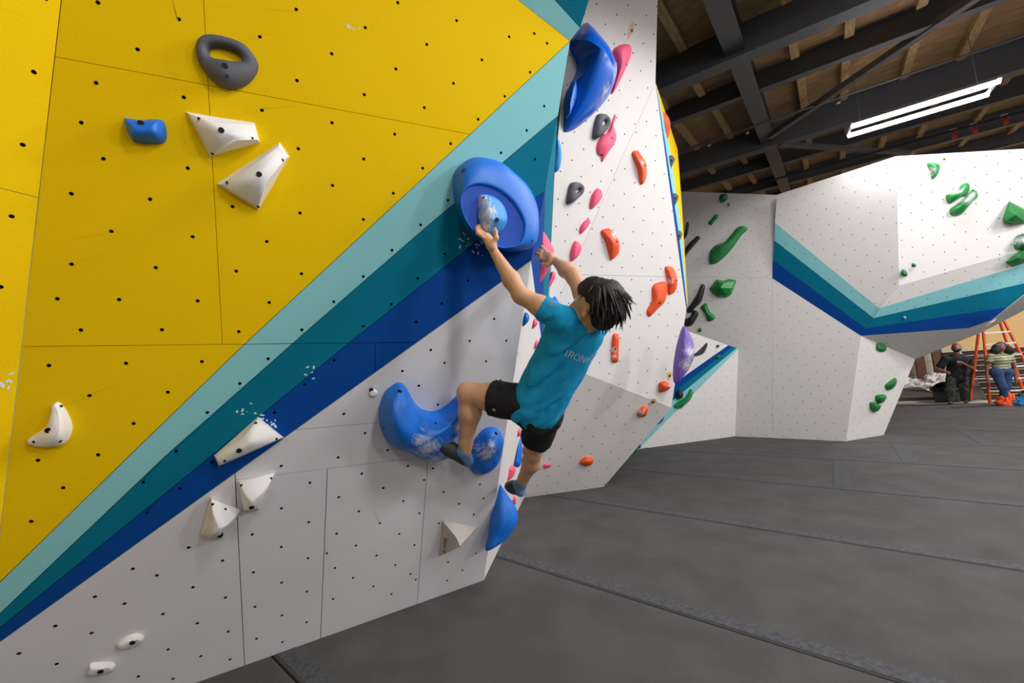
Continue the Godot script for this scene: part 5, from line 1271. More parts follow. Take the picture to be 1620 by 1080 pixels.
func wrapped(arr: Array, key: String, centre: Vector3, axis: Vector3, out: Vector3, lift: float) -> ArrayMesh:
	var v: PackedVector3Array = arr[Mesh.ARRAY_VERTEX]
	var n: PackedVector3Array = arr[Mesh.ARRAY_NORMAL]
	var bones: Array = BODIES[key][2]
	var k: float = BODIES[key][1]
	var side := axis.cross(out).normalized()
	for i in v.size():
		var a := v[i].x / 0.15
		var d := (out * cos(a) + side * sin(a)).normalized()
		var o := centre + axis * v[i].y
		var r := 0.26
		for s in 24:
			var g := gap_all(bones, k, o + d * r) - lift + (0.017 * drape(o + d * r, Vector3.ONE, SHIRT_FOLD) if key == "CLIMBER_SHIRT" else 0.0)
			if absf(g) < 0.0005: break
			r -= g * 0.8
		v[i] = o + d * r
		n[i] = d
	arr[Mesh.ARRAY_VERTEX] = v
	arr[Mesh.ARRAY_NORMAL] = n
	arr[Mesh.ARRAY_TANGENT] = null
	var m := ArrayMesh.new()
	m.add_surface_from_arrays(Mesh.PRIMITIVE_TRIANGLES, arr)
	return m

# thin locks of hair over the scalp
func locks(count: int, c: Vector3, f: Vector3, u: Vector3, r: Vector3, length: float, seed_: int) -> Array:
	var rng := RandomNumberGenerator.new()
	rng.seed = seed_
	var out := []
	for i in count:
		var th := rng.randf_range(-PI, PI)
		var ph := rng.randf_range(0.05, 1.0)
		var d := (u * cos(ph * 1.9) + (f * -cos(th) + r * sin(th)) * sin(ph * 1.9)).normalized()
		if d.dot(f) > 0.25 and d.dot(u) < 0.75: continue
		var p := c + u * 0.035 - f * 0.02 + d * 0.092
		var down := (-u * 1.0 - f * 0.25 + d * 0.35).normalized()
		var flow := (down - d * down.dot(d) * 0.75).normalized()
		var l := length * rng.randf_range(0.6, 1.2)
		var w := rng.randf_range(0.005, 0.011)
		out.append(tube([p - d * 0.01, p + flow * l * 0.35 + d * 0.012, p + flow * l * 0.7 + d * 0.012, p + flow * l + d * rng.randf_range(-0.004, 0.02)], [w, w, w * 0.7, 0.001], 5, false))
	return out

func people() -> void:
	var c := base("person")
	tag(c, "climber in a bright blue t-shirt and black shorts hanging on the blue holds", "person")
	var body := part("body", joined([skin("CLIMBER_SKIN"), skin("CLIMBER_HAND_LEFT"), skin("CLIMBER_HAND_RIGHT")]), M.skin_light, c)
	part("t_shirt", skin("CLIMBER_SHIRT", 0.017, Vector3(12, 12, 12), "", SHIRT_FOLD), M.shirt_blue, c)
	part("shorts", skin("CLIMBER_SHORTS", 0.008, Vector3(9, 9, 9)), M.black_cloth, c)
	for s in ["LEFT", "RIGHT"]:
		var shoe := part("climbing_shoe", skin("SHOE_%s_UPPER" % s), M.shoe_blue, c)
		part("rubber_rand", skin("SHOE_%s_RAND" % s), M.shoe_rubber, shoe)
	var hair := [skin("CLIMBER_HAIR", 0.008, Vector3(22, 22, 22))]
	hair.append_array(locks(330, HEAD[0], HEAD[1], HEAD[2], HEAD[3], 0.13, 5))
	part("hair", joined(hair), M.hair_black, c)
	part("back_print", print_on("IRONWORKS", "CLIMBER_SHIRT", BACK_PRINT[0], BACK_PRINT[1], BACK_PRINT[2], 0.05), M.print_white, c)
	# small light print on the sleeve and a mark on the shorts
	var bars := SurfaceTool.new()
	bars.begin(Mesh.PRIMITIVE_TRIANGLES)
	for k in [[0.0, 0.022, 0.05, 0.008], [0.0, 0.008, 0.066, 0.009], [0.004, -0.008, 0.06, 0.006], [0.0, -0.02, 0.04, 0.006]]:
		for n in 6:
			bars.append_from(box(Vector3(k[2] / 6.0 - 0.002, k[3], 0.001), 0.0001), 0, Transform3D(Basis(), Vector3(k[0] - k[2] * 0.5 + (n + 0.5) * k[2] / 6.0, k[1], 0)))
	var arm: Vector3 = (SHOULDER[1] - SHOULDER[0]).normalized()
	var to_eye := (Vector3(0, 1.68, 0) - SHOULDER[0]).normalized()
	part("sleeve_print", wrapped(bars.commit_to_arrays(), "CLIMBER_SHIRT", SHOULDER[0].lerp(SHOULDER[1], 0.2), arm, (to_eye - arm * to_eye.dot(arm) + Vector3(0, 0.75, 0)).normalized(), 0.006), M.print_white, c)
	var thigh: Vector3 = (LEFT_THIGH[1] - LEFT_THIGH[0]).normalized()
	part("shorts_mark", wrapped(box(Vector3(0.02, 0.02, 0.001), 0.0001).surface_get_arrays(0), "CLIMBER_SHORTS", LEFT_THIGH[0].lerp(LEFT_THIGH[1], 0.46), thigh, (to_eye - thigh * to_eye.dot(thigh) - Vector3(0, 0.4, 0)).normalized(), 0.008), M.print_white, c)
	for s in [-1.0, 1.0]:
		var eye := SphereMesh.new()
		eye.radius = 0.012
		eye.height = 0.024
		var e := part("eye", eye, M.print_white, c, Transform3D(Basis(), HEAD[0] + HEAD[1] * 0.094 + HEAD[2] * 0.008 + HEAD[3] * s * 0.032))
		part("iris", eye, M.bolt, e, Transform3D(Basis().scaled(Vector3.ONE * 0.6), HEAD[1] * 0.006))
	var ring := TorusMesh.new()
	ring.inner_radius = 0.004
	ring.outer_radius = 0.006
	part("earring", ring, M.pipe, c, Transform3D(Basis(Vector3.RIGHT, 1.2), EARLOBE))
	# onlookers
	var m := base("person")
	tag(m, "person in a black t-shirt and dark trousers standing with one hand on the hip", "person")
	part("body", skin("MAN_SKIN"), M.skin_brown, m)
	part("t_shirt", skin("MAN_SHIRT", 0.02, Vector3(6, 5, 6)), M.black_cloth, m)
	part("trousers", skin("MAN_TROUSERS", 0.018, Vector3(8, 6, 8), "camouflage"), M.printed_cloth, m)
	part("hair_and_beard", skin("MAN_BEARD", 0.01, Vector3(20, 20, 20)), M.hair_black, m)
	for s in ["LEFT", "RIGHT"]: part("shoe", skin("MAN_SHOE_%s" % s), M.shoe_brown, m)
	var w := base("person")
	tag(w, "person in a striped green t-shirt and blue jeans leaning on the orange ladder", "person")
	part("body", skin("WOMAN_SKIN"), M.skin_brown, w)
	part("t_shirt", skin("WOMAN_SHIRT", 0.01, Vector3(8, 8, 8), "stripes"), M.printed_cloth, w)
	part("jeans", skin("WOMAN_JEANS", 0.012, Vector3(9, 7, 9)), M.denim, w)
	part("hair", skin("WOMAN_HAIR", 0.03, Vector3(30, 30, 30)), M.hair_brown, w)
	for s in ["LEFT", "RIGHT"]: part("shoe", skin("WOMAN_SHOE_%s" % s), M.hair_black, w)


# ---------------------------------------------------------------- the scene
func _ready() -> void:
	var cam := Camera3D.new()
	cam.name = "camera"
	cam.transform = Transform3D(Vector3(0.76612, -0.07148, -0.63871), Vector3(0.11605, 0.99285, 0.02808), Vector3(0.63214, -0.09563, 0.76893), Vector3(0, 1.68000, 0))
	cam.fov = 82.1096
	cam.near = 0.05
	cam.far = 120.0
	add_child(cam)
	cam.current = true
	var env := Environment.new()
	env.background_mode = Environment.BG_COLOR
	env.background_color = Color(0.02, 0.02, 0.022)
	env.tonemap_mode = Environment.TONE_MAPPER_LINEAR
	env.tonemap_exposure = 1.3
	env.sdfgi_enabled = true
	env.ssao_enabled = true
	env.ssil_enabled = true
	var we := WorldEnvironment.new()
	we.name = "world"
	we.environment = env
	add_child(we)
	grain.seed = 7
	grain.frequency = 1.0
	for k in FRAMES:
		var f: Array = FRAMES[k]
		fr[k] = Transform3D(f[1], f[2], f[1].cross(f[2]), f[0])
	materials()
	bolt_mesh = make_bolt()
	lights()
	shell()
	roof()
	for h in RIDGE_HOLDS: ridge_hold(h)
	for h in FACET_HOLDS: facet_hold(h)
	for h in RING_HOLDS: ring_hold(h)
	macro_hold()
	for h in ROUTE_TAGS: route_tag(h)
	flecks()
	people()
	beyond()

const PAINT := {"yellow": "paint_yellow", "cyan": "paint_cyan", "teal": "paint_teal", "blue": "paint_blue", "grey": "paint_grey", "white": "paint_white"}

func materials() -> void:
	var sand := bump_tex(0.18, 4.0, 5)
	var fine := bump_tex(0.09, 5.0, 9)
	for p in [["paint_yellow", Color8(232, 192, 0)], ["paint_cyan", Color8(134, 198, 202)], ["paint_teal", Color8(0, 110, 136)], ["paint_blue", Color8(2, 66, 142)], ["paint_grey", Color8(212, 211, 213)], ["paint_white", Color8(224, 221, 218)]]:
		surface(mat(p[0], p[1], 0.82), sand, 0.35, 2.2)
		M[p[0]].metallic_specular = 0.25
	mat("nut", Color8(52, 50, 48), 0.5, 0.6)
	mat("bolt", Color8(34, 34, 36), 0.45, 0.5)
	mat("tag", Color8(214, 180, 132), 0.7)
	mat("tag_ring", Color8(120, 84, 46), 0.7)
	for p in [["blue_hold", Color8(10, 112, 216), 0.45], ["navy_hold", Color8(6, 78, 186), 0.6], ["sky_hold", Color8(56, 150, 224), 0.55], ["blue_gloss", Color8(8, 96, 206), 0.22], ["pink_hold", Color8(246, 92, 128), 0.6], ["orange_hold", Color8(232, 82, 24), 0.55], ["grey_hold", Color8(88, 89, 95), 0.7], ["white_hold", Color8(236, 234, 230), 0.7], ["purple_hold", Color8(112, 82, 172), 0.5], ["green_hold", Color8(16, 122, 52), 0.5], ["green_gloss", Color8(24, 132, 58), 0.3], ["green_flat", Color8(42, 126, 68), 0.6], ["black_hold", Color8(40, 41, 44), 0.4], ["wood_volume", Color8(196, 186, 180), 0.75]]:
		surface(mat(p[0], p[1], p[2]), fine, 0.18, 3.0)
	var carpet := mat("carpet", Color.WHITE, 0.95)
	surface(carpet, bump_tex(0.4, 5.0, 21), 0.45, 2.3, noise_tex(0.09, Color8(48, 47, 47), Color8(132, 129, 129), 1024, 11, 6))
	carpet.detail_enabled = true
	carpet.detail_blend_mode = BaseMaterial3D.BLEND_MODE_MUL
	carpet.detail_uv_layer = BaseMaterial3D.DETAIL_UV_2
	carpet.uv2_triplanar = true
	carpet.uv2_world_triplanar = true
	carpet.uv2_scale = Vector3.ONE * 0.23
	carpet.detail_albedo = noise_tex(0.008, Color8(212, 211, 210), Color8(255, 255, 255), 1024, 17, 6)
	var strip := mat("strip", Color.WHITE, 0.9)
	surface(strip, bump_tex(0.25, 4.0, 22), 0.5, 2.0, noise_tex(0.02, Color8(62, 63, 67), Color8(98, 99, 104), 512, 13, 5))
	mat("steel", Color8(92, 94, 98), 0.5, 0.2)
	mat("black_steel", Color8(30, 30, 33), 0.6, 0.2)
	mat("pipe", Color8(110, 110, 114), 0.4, 0.7)
	var ply := mat("plywood", Color.WHITE, 0.8)
	surface(ply, null, 0, 1.0, noise_tex(0.012, Color8(134, 104, 72), Color8(192, 156, 112), 512, 31, 5))
	ply.uv1_scale = Vector3(0.35, 1, 2.2)
	var lum := mat("lumber", Color.WHITE, 0.8)
	surface(lum, null, 0, 1.0, noise_tex(0.015, Color8(150, 118, 78), Color8(206, 174, 126), 512, 33, 4))
	lum.uv1_scale = Vector3(3, 3, 0.6)
	mat("dark_board", Color8(40, 36, 32), 0.9)
	var tube_glow := mat("lamp_tube", Color.WHITE, 0.4)
	tube_glow.emission_enabled = true
	tube_glow.emission = Color(1.0, 0.99, 1.0)
	tube_glow.emission_energy_multiplier = 9.0
	mat("lamp_case", Color8(225, 225, 228), 0.5)
	mat("beige", Color8(226, 188, 128), 0.9)
	mat("chalk", Color8(214, 216, 220), 0.95)
	mat("brown", Color8(92, 68, 52), 0.8)
	mat("post_brown", Color8(98, 66, 48), 0.8)
	mat("concrete", Color8(190, 184, 170), 0.85)
	mat("stair_brown", Color8(74, 58, 48), 0.8)
	mat("nosing_yellow", Color8(214, 180, 40), 0.7)
	mat("nosing_grey", Color8(186, 180, 168), 0.7)
	mat("nosing_white", Color8(226, 224, 214), 0.7)
	mat("ladder_orange", Color8(232, 86, 34), 0.5)
	mat("aluminium", Color8(214, 216, 218), 0.4, 0.4)
	mat("plastic_sheet", Color8(236, 232, 228), 0.35)
	mat("bin_plastic", Color8(52, 56, 66), 0.5)
	mat("jacket_orange", Color8(240, 92, 44), 0.8)
	mat("jacket_blue", Color8(30, 122, 170), 0.8)
	mat("board_grey", Color8(112, 106, 106), 0.8)
	mat("bag_grey", Color8(66, 68, 78), 0.8)
	mat("red_plastic", Color8(196, 52, 44), 0.5)
	var sk := mat("skin_light", Color8(216, 166, 128), 0.55)
	sk.subsurf_scatter_enabled = true
	sk.subsurf_scatter_strength = 0.1
	mat("skin_brown", Color8(132, 90, 66), 0.55)
	var weave := bump_tex(0.4, 3.0, 41)
	for p in [["shirt_blue", Color8(0, 158, 212)], ["black_cloth", Color8(22, 22, 25)], ["denim", Color8(48, 70, 110)]]:
		surface(mat(p[0], p[1], 0.9), weave, 0.3, 6.0)
	var pc := mat("printed_cloth", Color.WHITE, 0.9)
	pc.vertex_color_use_as_albedo = true
	mat("print_white", Color8(214, 224, 228), 0.8)
	mat("hair_black", Color8(20, 16, 15), 0.6)
	mat("hair_brown", Color8(48, 34, 28), 0.6)
	mat("shoe_blue", Color8(92, 128, 168), 0.7)
	mat("shoe_rubber", Color8(48, 49, 54), 0.6)
	mat("shoe_brown", Color8(120, 78, 62), 0.7)

# ---------------------------------------------------------------- strip lights under the purlins
func strip_light(at: Vector3, energy: float, label: String) -> void:
	var o := base("strip_light", Transform3D(Basis(Vector3.UP, deg_to_rad(8.0)).scaled(Vector3.ONE * 0.78), at))
	part("spine", box(Vector3(2.2, 0.05, 0.07)), M.lamp_case, o, Transform3D(Basis(), Vector3(0, 0.07, 0)))
	for s in [-1.0, 1.0]:
		part("end_bracket", box(Vector3(0.05, 0.05, 0.5)), M.lamp_case, o, Transform3D(Basis(), Vector3(s * 1.1, 0.04, 0)))
		part("tube", tube([Vector3(-1.1, 0, s * 0.22), Vector3(1.1, 0, s * 0.22)], [0.046, 0.046], 12), M.lamp_tube, o)
		part("hanger", tube([Vector3(s * 0.9, 0.09, 0), Vector3(s * 0.9, 1.3, 0)], [0.006, 0.006], 6), M.pipe, o)
	tag(o, label, "light", "strip lights under the roof")
	for s in [-1.0, 1.0]:
		var l := SpotLight3D.new()
		l.name = "glow"
		l.light_energy = energy
		l.light_size = 0.3
		l.light_color = Color(1.0, 0.992, 0.995)
		l.shadow_enabled = true
		l.spot_range = 60.0
		l.spot_attenuation = 2.0
		l.spot_angle = 88.0
		l.spot_angle_attenuation = 0.2
		o.add_child(l, true)
		l.transform = Transform3D(Basis(Vector3.RIGHT, -PI / 2), Vector3(s * 0.55, -0.36, 0))

func lights() -> void:
	strip_light(Vector3(1.48, 5.61, -9.17), 1.1, "lit double-tube strip light under the roof above the back wall")
	for p in [[1.0, -4.0, 1.6], [2.9, -5.4, 3.6], [6.0, -7.8, 5.0], [7.6, -14.0, 10.0], [9.6, -6.0, 10.0], [2.6, -1.0, 3.4], [7.5, -19.0, 15.0], [4.4, 3.2, 2.6], [9.4, -0.6, 5.0]]:  # added unseen fixtures, placed and weighted to balance brightness on walls and floor
		strip_light(Vector3(p[0], 5.72 - p[1] * 0.08, p[1]), p[2], "unseen double-tube strip light added in another roof bay to brighten the walls")

# ---------------------------------------------------------------- floor, walls
func shell() -> void:
	var floor_ := base("floor")
	tag(floor_, "dark grey carpeted crash mat floor with taped seams", "floor", "", "structure")
	part("slab", box(Vector3(30, 0.2, 46)), M.dark_board, floor_, Transform3D(Basis(), Vector3(2, -0.14, -9)))
	var z := 4.46
	var cross := [6.5, 7.4, 8.2, 6.0, 7.2, 8.4, -0.15, 0.66, 1.79, 6.4, 1.85, 4.6]
	var row := 0
	while row < 12:
		var z2 := z - 1.8288
		var cut_x: float = cross[row]
		for seg in [[-9.0, cut_x], [cut_x, 13.0]]:
			part("mat", box(Vector3(seg[1] - seg[0] - 0.008, 0.05, z - z2 - 0.012), 0.006), M.carpet, floor_, Transform3D(Basis(), Vector3((seg[0] + seg[1]) * 0.5, -0.025, (z + z2) * 0.5)))
		part("seam_strip", box(Vector3(22, 0.006, 0.11), 0.002), M.strip, floor_, Transform3D(Basis(), Vector3(2, 0.001, z2 - 0.075)))
		part("seam_strip", box(Vector3(0.18, 0.006, z - z2 - 0.16), 0.002), M.strip, floor_, Transform3D(Basis(), Vector3(cut_x, 0.001, (z + z2) * 0.5 - 0.06)))
		z = z2
		row += 1
	part("concrete", box(Vector3(30, 0.06, 10)), M.concrete, floor_, Transform3D(Basis(), Vector3(2, -0.03, -22.5)))
	var walls := {"left": base("wall_left"), "centre": base("wall_centre"), "back": base("wall_back")}
	tag(walls.left, "near leaning climbing wall with yellow, striped and grey panels", "climbing wall", "", "structure")
	tag(walls.centre, "white climbing wall beyond the arete with orange and pink holds", "climbing wall", "", "structure")
	tag(walls.back, "white back climbing wall with teal and blue stripes and green holds", "climbing wall", "", "structure")
	for p in PANELS:
		var f: String = p[1]
		var holes := PackedVector2Array()
		if HOLES.has(f): holes = pairs(HOLES[f])
		elif not f.begins_with("return") and not f.begins_with("side"): holes = lattice(p[3], 0.15, 0.15, 0.03, 0.05)
		panel(walls[p[0]], f, M[PAINT[p[2]]], p[3], p[4], holes)
	# boards behind the joints
	for f in ["yellow", "grey", "white_mid", "white_up", "back_mid", "over"]:
		var all := PackedVector2Array()
		var w := ""
		for p in PANELS:
			if p[1] == f:
				all.append_array(pairs(p[3]))
				w = p[0]
		var hull := Geometry2D.convex_hull(all)
		hull.remove_at(hull.size() - 1)
		hull = ccw(hull)
		var v := PackedVector3Array()
		var t := PackedInt32Array()
		for q in hull: v.append(Vector3(q.x, q.y, -0.032))
		for i in range(1, hull.size() - 1): t.append_array([0, i, i + 1])
		part("backing_board", mesh_of(v, t, false), M.dark_board, walls[w], frame(f))
	# building shell
	var sh := base("wall_far")
	tag(sh, "warm beige building wall beyond the climbing area", "wall", "", "structure")
	part("wall_face", box(Vector3(40, 9, 0.2)), M.beige, sh, Transform3D(Basis(), Vector3(2, 4.4, -27.0)))
	for w in [["wall_right", Vector3(13.6, 4.4, -9), Vector3(0.2, 9, 40)], ["wall_left_side", Vector3(-9.6, 4.4, -9), Vector3(0.2, 9, 40)], ["wall_rear", Vector3(2, 4.4, 9.6), Vector3(40, 9, 0.2)]]:
		var o := part(w[0], box(w[2]), M.paint_white, self, Transform3D(Basis(), w[1]))
		tag(o, "plain building wall out of the picture", "wall", "", "structure")

# ---------------------------------------------------------------- chalk on the paint, handwriting on the volume
func flecks() -> void:
	var rng := RandomNumberGenerator.new()
	rng.seed = 12
	for w in ["wall_left", "wall_centre"]:
		var st := SurfaceTool.new()
		st.begin(Mesh.PRIMITIVE_TRIANGLES)
		for c in CHALK:
			if c[0].begins_with("white") != (w == "wall_centre"): continue
			var v := PackedVector3Array([Vector3(0, 0, 0.0008)])
			var t := PackedInt32Array()
			var lean := rng.randf_range(0, TAU)
			for j in 9:
				var a := TAU * j / 9.0
				v.append(Vector3(cos(a), sin(a) * 0.5, 0).rotated(Vector3.BACK, lean) * c[3] * rng.randf_range(0.5, 1.2) + Vector3(0, 0, 0.0005))
				t.append_array([0, j + 1, (j + 1) % 9 + 1])
			st.append_from(mesh_of(v, t), 0, frame(c[0], c[1], c[2]))
		var o := part("chalk_flecks", st.commit(), M.chalk, get_node(NodePath(w)))
		o.set_meta("kind", "stuff")
	# felt pen on the left side of the plywood volume
	var f := SystemFont.new()
	f.font_names = ["Droid Serif"]
	f.font_italic = true
	var tm := TextMesh.new()
	tm.text = "blore :8"
	tm.font = f
	tm.font_size = 24
	tm.pixel_size = 0.0016
	tm.depth = 0.001
	var down: Vector3 = (VOLUME_SIDE[2] - VOLUME_SIDE[0]).normalized()
	var n: Vector3 = down.cross(VOLUME_SIDE[1] - VOLUME_SIDE[0]).normalized()
	var across := n.cross(down)
	for o in get_children():
		if o.name.begins_with("wall_volume"):
			var at: Vector3 = VOLUME_SIDE[0].lerp(VOLUME_SIDE[2], 0.58) + across * 0.045 + n * 0.012
			part("handwriting", tm, M.bolt, o, (o as Node3D).transform.affine_inverse() * Transform3D(down, across, n, at))

# ---------------------------------------------------------------- roof
func beam_i(length: float, depth: float, width: float) -> ArrayMesh:
	var st := SurfaceTool.new()
	st.begin(Mesh.PRIMITIVE_TRIANGLES)
	for b in [[Vector3(length, 0.02, width), Vector3.ZERO], [Vector3(length, depth, 0.014), Vector3(0, depth * 0.5, 0)], [Vector3(length, 0.02, width), Vector3(0, depth, 0)]]:
		st.append_from(box(b[0], 0.003), 0, Transform3D(Basis(), b[1]))
	return st.commit()

func roof_y(z: float) -> float:
	return 5.9 - 0.08 * z

func roof() -> void:
	var c := base("ceiling")
	tag(c, "plywood roof deck on dark steel beams", "ceiling", "", "structure")
	var tilt := Basis(Vector3.RIGHT, atan(0.08))
	part("deck", box(Vector3(34, 0.06, 56)), M.plywood, c, Transform3D(tilt, Vector3(2, roof_y(-9) + 0.62, -9)))
	var girder := beam_i(44, 0.42, 0.28)
	for x in [-0.69, 6.8, -8.1]:
		part("girder", girder, M.steel, c, Transform3D(tilt * Basis(Vector3.UP, PI / 2), Vector3(x, roof_y(-9) + 0.16, -9)))
	var turn := Basis(Vector3.UP, atan(0.148))
	var deep := beam_i(27, 0.6, 0.24)
	var slim := beam_i(27, 0.4, 0.14)
	var zs := [-11.28, -8.7, -7.08, -13.3, -15.4, -17.5, -19.6, -21.8, -4.9, -2.7, -0.5, 1.7, 3.9]
	var k := 0
	for z in zs:
		var big: bool = k == 0 or k == 2 or k > 7
		part("purlin", deep if big else slim, M.steel, c, Transform3D(turn, Vector3(2, roof_y(z) + (0.0 if big else 0.2), z - 0.3)))
		k += 1
	var rng := RandomNumberGenerator.new()
	rng.seed = 4
	var joist := box(Vector3(0.13, 0.14, 1.0), 0.006)
	for bay in [[-7.2, -8.5], [-8.9, -11.0], [-11.5, -13.1], [-13.5, -15.2], [-5.1, -6.9], [-15.6, -17.3]]:
		for x in [-2.2, -1.43, 0.0, 0.82, 1.66, 2.46, 3.6, 4.6, 5.6]:
			var z0: float = bay[0] - x * 0.148
			var z1: float = bay[1] - x * 0.148
			var xx: float = x + rng.randf_range(-0.08, 0.08)
			part("joist", joist, M.lumber, c, Transform3D(tilt.scaled_local(Vector3(1, 1, z0 - z1)), Vector3(xx, roof_y((z0 + z1) * 0.5) + 0.51, (z0 + z1) * 0.5)))
	# ledger boards beside the purlins
	for z in [-8.9, -7.3, -11.6]:
		part("ledger", box(Vector3(24, 0.09, 0.05)), M.lumber, c, Transform3D(turn, Vector3(2, roof_y(z) + 0.52, z - 0.32)))
	part("pipe", tube([Vector3(-9, roof_y(-10.2) + 0.12, -8.7), Vector3(13, roof_y(-10.2) + 0.12, -12.0)], [0.022, 0.022], 8), M.pipe, c)
	part("pipe", tube([Vector3(-9, 6.62, -11.6), Vector3(13, 6.95, -15.6)], [0.03, 0.03], 8), M.black_steel, c)
	part("brace", box(Vector3(3.7, 0.12, 0.12)), M.pipe, c, Transform3D(Basis(Vector3(2.78, -0.1, 2.08).normalized(), Vector3.UP, Vector3.UP.cross(-Vector3(2.78, -0.1, 2.08).normalized())).orthonormalized(), Vector3(0.86, 6.84, -9.66)))
	var d := Vector3(2.52, 0.1, -3.4).normalized()
	part("brace", box(Vector3(4.3, 0.1, 0.1)), M.steel, c, Transform3D(Basis(d, Vector3.UP, d.cross(Vector3.UP)).orthonormalized(), Vector3(0.8, 6.86, -12.9)))
	for x in [-1.7, -0.95, 0.6]:
		var h := base("sprinkler_head", Transform3D(Basis(), Vector3(x, roof_y(-10.0) + 0.02, -9.97 - x * 0.15)))
		part("stem", tube([Vector3(0, 0.1, 0), Vector3(0, 0, 0)], [0.012, 0.012], 8), M.pipe, h)
		part("deflector", tube([Vector3(0, -0.02, 0), Vector3(0, -0.028, 0)], [0.035, 0.035], 10), M.aluminium, h)
		tag(h, "small metal sprinkler head under the plywood roof, " + {-1.7: "nearest the white wall", -0.95: "middle of three", 0.6: "right of the steel girder"}[x], "sprinkler", "sprinkler heads under the roof")
	for p in [[2.78, -14.0, 0], [3.12, -14.05, 1], [3.6, -14.1, 0], [4.1, -14.2, 1]]:
		var h := base("rope_anchor", Transform3D(Basis(), Vector3(p[0], 6.78, p[1])))
		part("plate", box(Vector3(0.09, 0.14, 0.05)), M.red_plastic, h)
		part("ring", tube([Vector3(-0.05, 0.07, 0), Vector3(-0.05, 0.16, 0), Vector3(0.05, 0.16, 0), Vector3(0.05, 0.07, 0)], [0.012, 0.012, 0.012, 0.012], 6), M.aluminium, h)
		tag(h, {2.78: "leftmost", 3.12: "second from the left", 3.6: "third from the left", 4.1: "rightmost"}[p[0]] + " of the small red anchors above the back wall", "anchor", "red anchors above the back wall")

# ---------------------------------------------------------------- what stands beyond the mats
func mound(s: Vector3, seed_: int, rough := 0.5) -> ArrayMesh:
	var n := FastNoiseLite.new()
	n.seed = seed_
	n.frequency = 1.6
	n.fractal_octaves = 3
	var v := PackedVector3Array()
	var t := PackedInt32Array()
	var rows := 14
	var cols := 36
	for i in rows + 1:
		var a := PI * 0.5 * i / rows
		for j in cols:
			var th := TAU * j / cols
			var d := Vector3(cos(th) * cos(a), sin(a), sin(th) * cos(a))
			var k := 1.0 + rough * n.get_noise_3dv(d * 1.7) + rough * 0.4 * absf(n.get_noise_3dv(d * 5.0))
			v.append(Vector3(d.x * s.x * k, d.y * s.y * k, d.z * s.z * k))
	for i in rows:
		for j in cols:
			var a := i * cols + j
			var b := i * cols + (j + 1) % cols
			t.append_array([a, a + cols, b, b, a + cols, b + cols])
	return mesh_of(v, t)

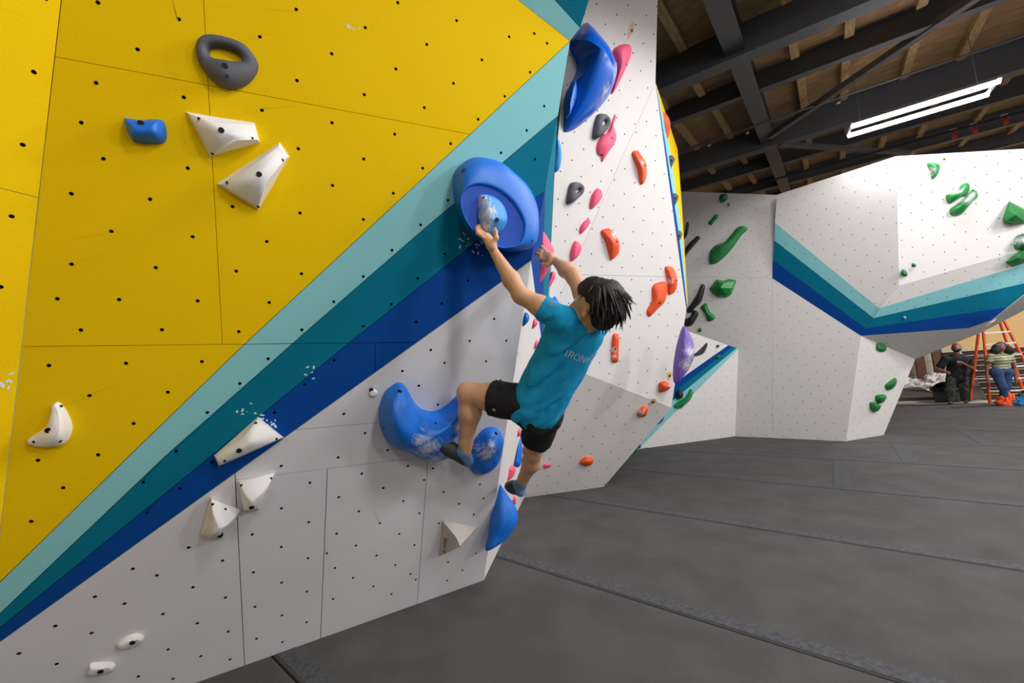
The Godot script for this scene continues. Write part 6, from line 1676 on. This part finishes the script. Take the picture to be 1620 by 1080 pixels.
func beyond() -> void:
	# stairs
	var st := base("staircase", Transform3D(Basis(), Vector3(2.95, 0, -18.75)))
	for i in 9:
		part("step", box(Vector3(6, 0.17, 0.32)), M.stair_brown, st, Transform3D(Basis(), Vector3(3.0, 0.085 + i * 0.17, -0.3 * i - 0.16)))
		part("nosing", box(Vector3(6, 0.022, 0.05)), M.nosing_yellow if i == 0 else M.nosing_grey, st, Transform3D(Basis(), Vector3(3.0, 0.165 + i * 0.17, -0.3 * i + 0.02)))
	tag(st, "wide brown stairs with white edges behind the orange ladder", "stairs")
	# ladder
	var la := base("step_ladder", Transform3D(Basis(), Vector3(3.5, 0, -17.9)))
	var top := Vector3(0.15, 2.7, -0.25)
	var feet := [Vector3(-0.28, 0, 0.3), Vector3(0.75, 0, 0.1), Vector3(-0.55, 0, -0.35), Vector3(0.62, 0, -0.75)]
	var heads := [top + Vector3(-0.17, 0, 0.05), top + Vector3(0.17, 0, 0.0), top + Vector3(-0.15, 0, -0.1), top + Vector3(0.15, 0, -0.14)]
	for i in 4: part("rail", tube([feet[i], heads[i]], [0.035, 0.032], 8), M.ladder_orange, la)
	for i in range(1, 8):
		var k := i / 8.0
		var a: Vector3 = feet[0].lerp(heads[0], k)
		var b: Vector3 = feet[1].lerp(heads[1], k)
		var w := b - a
		part("rung", box(Vector3(w.length(), 0.045, 0.09)), M.aluminium, la, Transform3D(Basis(w.normalized(), Vector3.UP, w.normalized().cross(Vector3.UP)).orthonormalized(), (a + b) * 0.5))
		if i % 2 == 0:
			a = feet[2].lerp(heads[2], k)
			b = feet[3].lerp(heads[3], k)
			part("brace", tube([a, b], [0.014, 0.014], 6), M.aluminium, la)
	part("top_cap", box(Vector3(0.42, 0.06, 0.3), 0.01), M.ladder_orange, la, Transform3D(Basis(), top))
	tag(la, "tall orange step ladder with silver rungs on the concrete floor", "ladder")
	# posts and low wall
	for x in [2.78, 3.33]:
		var p := part("post", box(Vector3(0.3, 6.4, 0.3), 0.01), M.post_brown, self, Transform3D(Basis(), Vector3(x, 3.2, -25.1)))
		tag(p, "brown post behind the white plastic sheeting, " + ("left of two" if x < 3 else "behind the person in black"), "post", "brown posts")
	var lw := base("wall_low", Transform3D(Basis(), Vector3(2.2, 0, -26.2)))
	for i in 3: part("block_course", box(Vector3(4.4, 0.55, 0.3), 0.012), M.concrete, lw, Transform3D(Basis(), Vector3(0, 0.275 + 0.56 * i, 0)))
	tag(lw, "pale concrete block wall behind the brown posts", "wall", "", "structure")
	for q in [[2.2, -24.4, 0.7, 0.42, 3], [3.15, -24.2, 0.55, 0.55, 8], [2.72, -23.9, 0.45, 0.28, 12]]:
		var s := part("plastic_sheet", mound(Vector3(q[2], q[3], 0.5), q[4], 0.7), M.plastic_sheet, self, Transform3D(Basis(), Vector3(q[0], 0, q[1])))
		tag(s, ["low crumpled heap of white plastic sheeting left of the post", "tall crumpled heap of white plastic sheeting right of the post", "small crumpled heap of white plastic sheeting in front of the post"][[3, 8, 12].find(q[4])], "plastic sheet", "heaps of white plastic")
	var pad := part("crash_pad", box(Vector3(3.2, 0.13, 4.6), 0.02), M.carpet, self, Transform3D(Basis(), Vector3(0.9, 0.065, -21.0)))
	tag(pad, "loose dark crash pad lying past the mat edge", "mat")
	# bin
	var bin := base("rubbish_bin", Transform3D(Basis(), Vector3(2.5, 0, -18.25)))
	part("body", tube([Vector3(0, 0.0, 0), Vector3(0, 0.03, 0), Vector3(0, 0.42, 0)], [0.28, 0.3, 0.34], 20), M.bin_plastic, bin)
	part("bin_liner", tube([Vector3(0, 0.36, 0), Vector3(0, 0.45, 0), Vector3(0, 0.44, 0.01)], [0.36, 0.37, 0.3], 18), M.hair_black, bin)
	tag(bin, "dark plastic bin with a black liner behind the person in black", "bin")
	# leaning board and pole
	var bd := part("leaning_board", box(Vector3(0.42, 1.15, 0.04)), M.board_grey, self, Transform3D(Basis(Vector3.BACK, 0.2), Vector3(2.98, 0.6, -18.3)))
	tag(bd, "grey board leaning beside the stairs", "board")
	var po := part("leaning_pole", tube([Vector3(3.2, 0.9, -18.3), Vector3(2.86, 1.72, -18.45)], [0.025, 0.025], 8), M.nosing_white, self)
	tag(po, "white pole leaning against the grey board", "pole")
	for q in [[3.42, -16.95, 0.2, 0.26, 21, "jacket_orange", "bright orange jacket dropped at the mat edge"], [3.62, -16.85, 0.15, 0.2, 22, "jacket_blue", "blue garment beside the orange jacket"], [3.95, -17.3, 0.3, 0.3, 23, "bag_grey", "dark grey bag at the right frame edge"]]:
		var o := part(["jacket", "garment", "bag"][q[4] - 21], mound(Vector3(q[2], q[3], q[2] * 0.8), q[4], 0.6), M[q[5]], self, Transform3D(Basis(), Vector3(q[0], 0.005, q[1])))
		tag(o, q[6], "bag" if q[4] == 23 else "clothing")
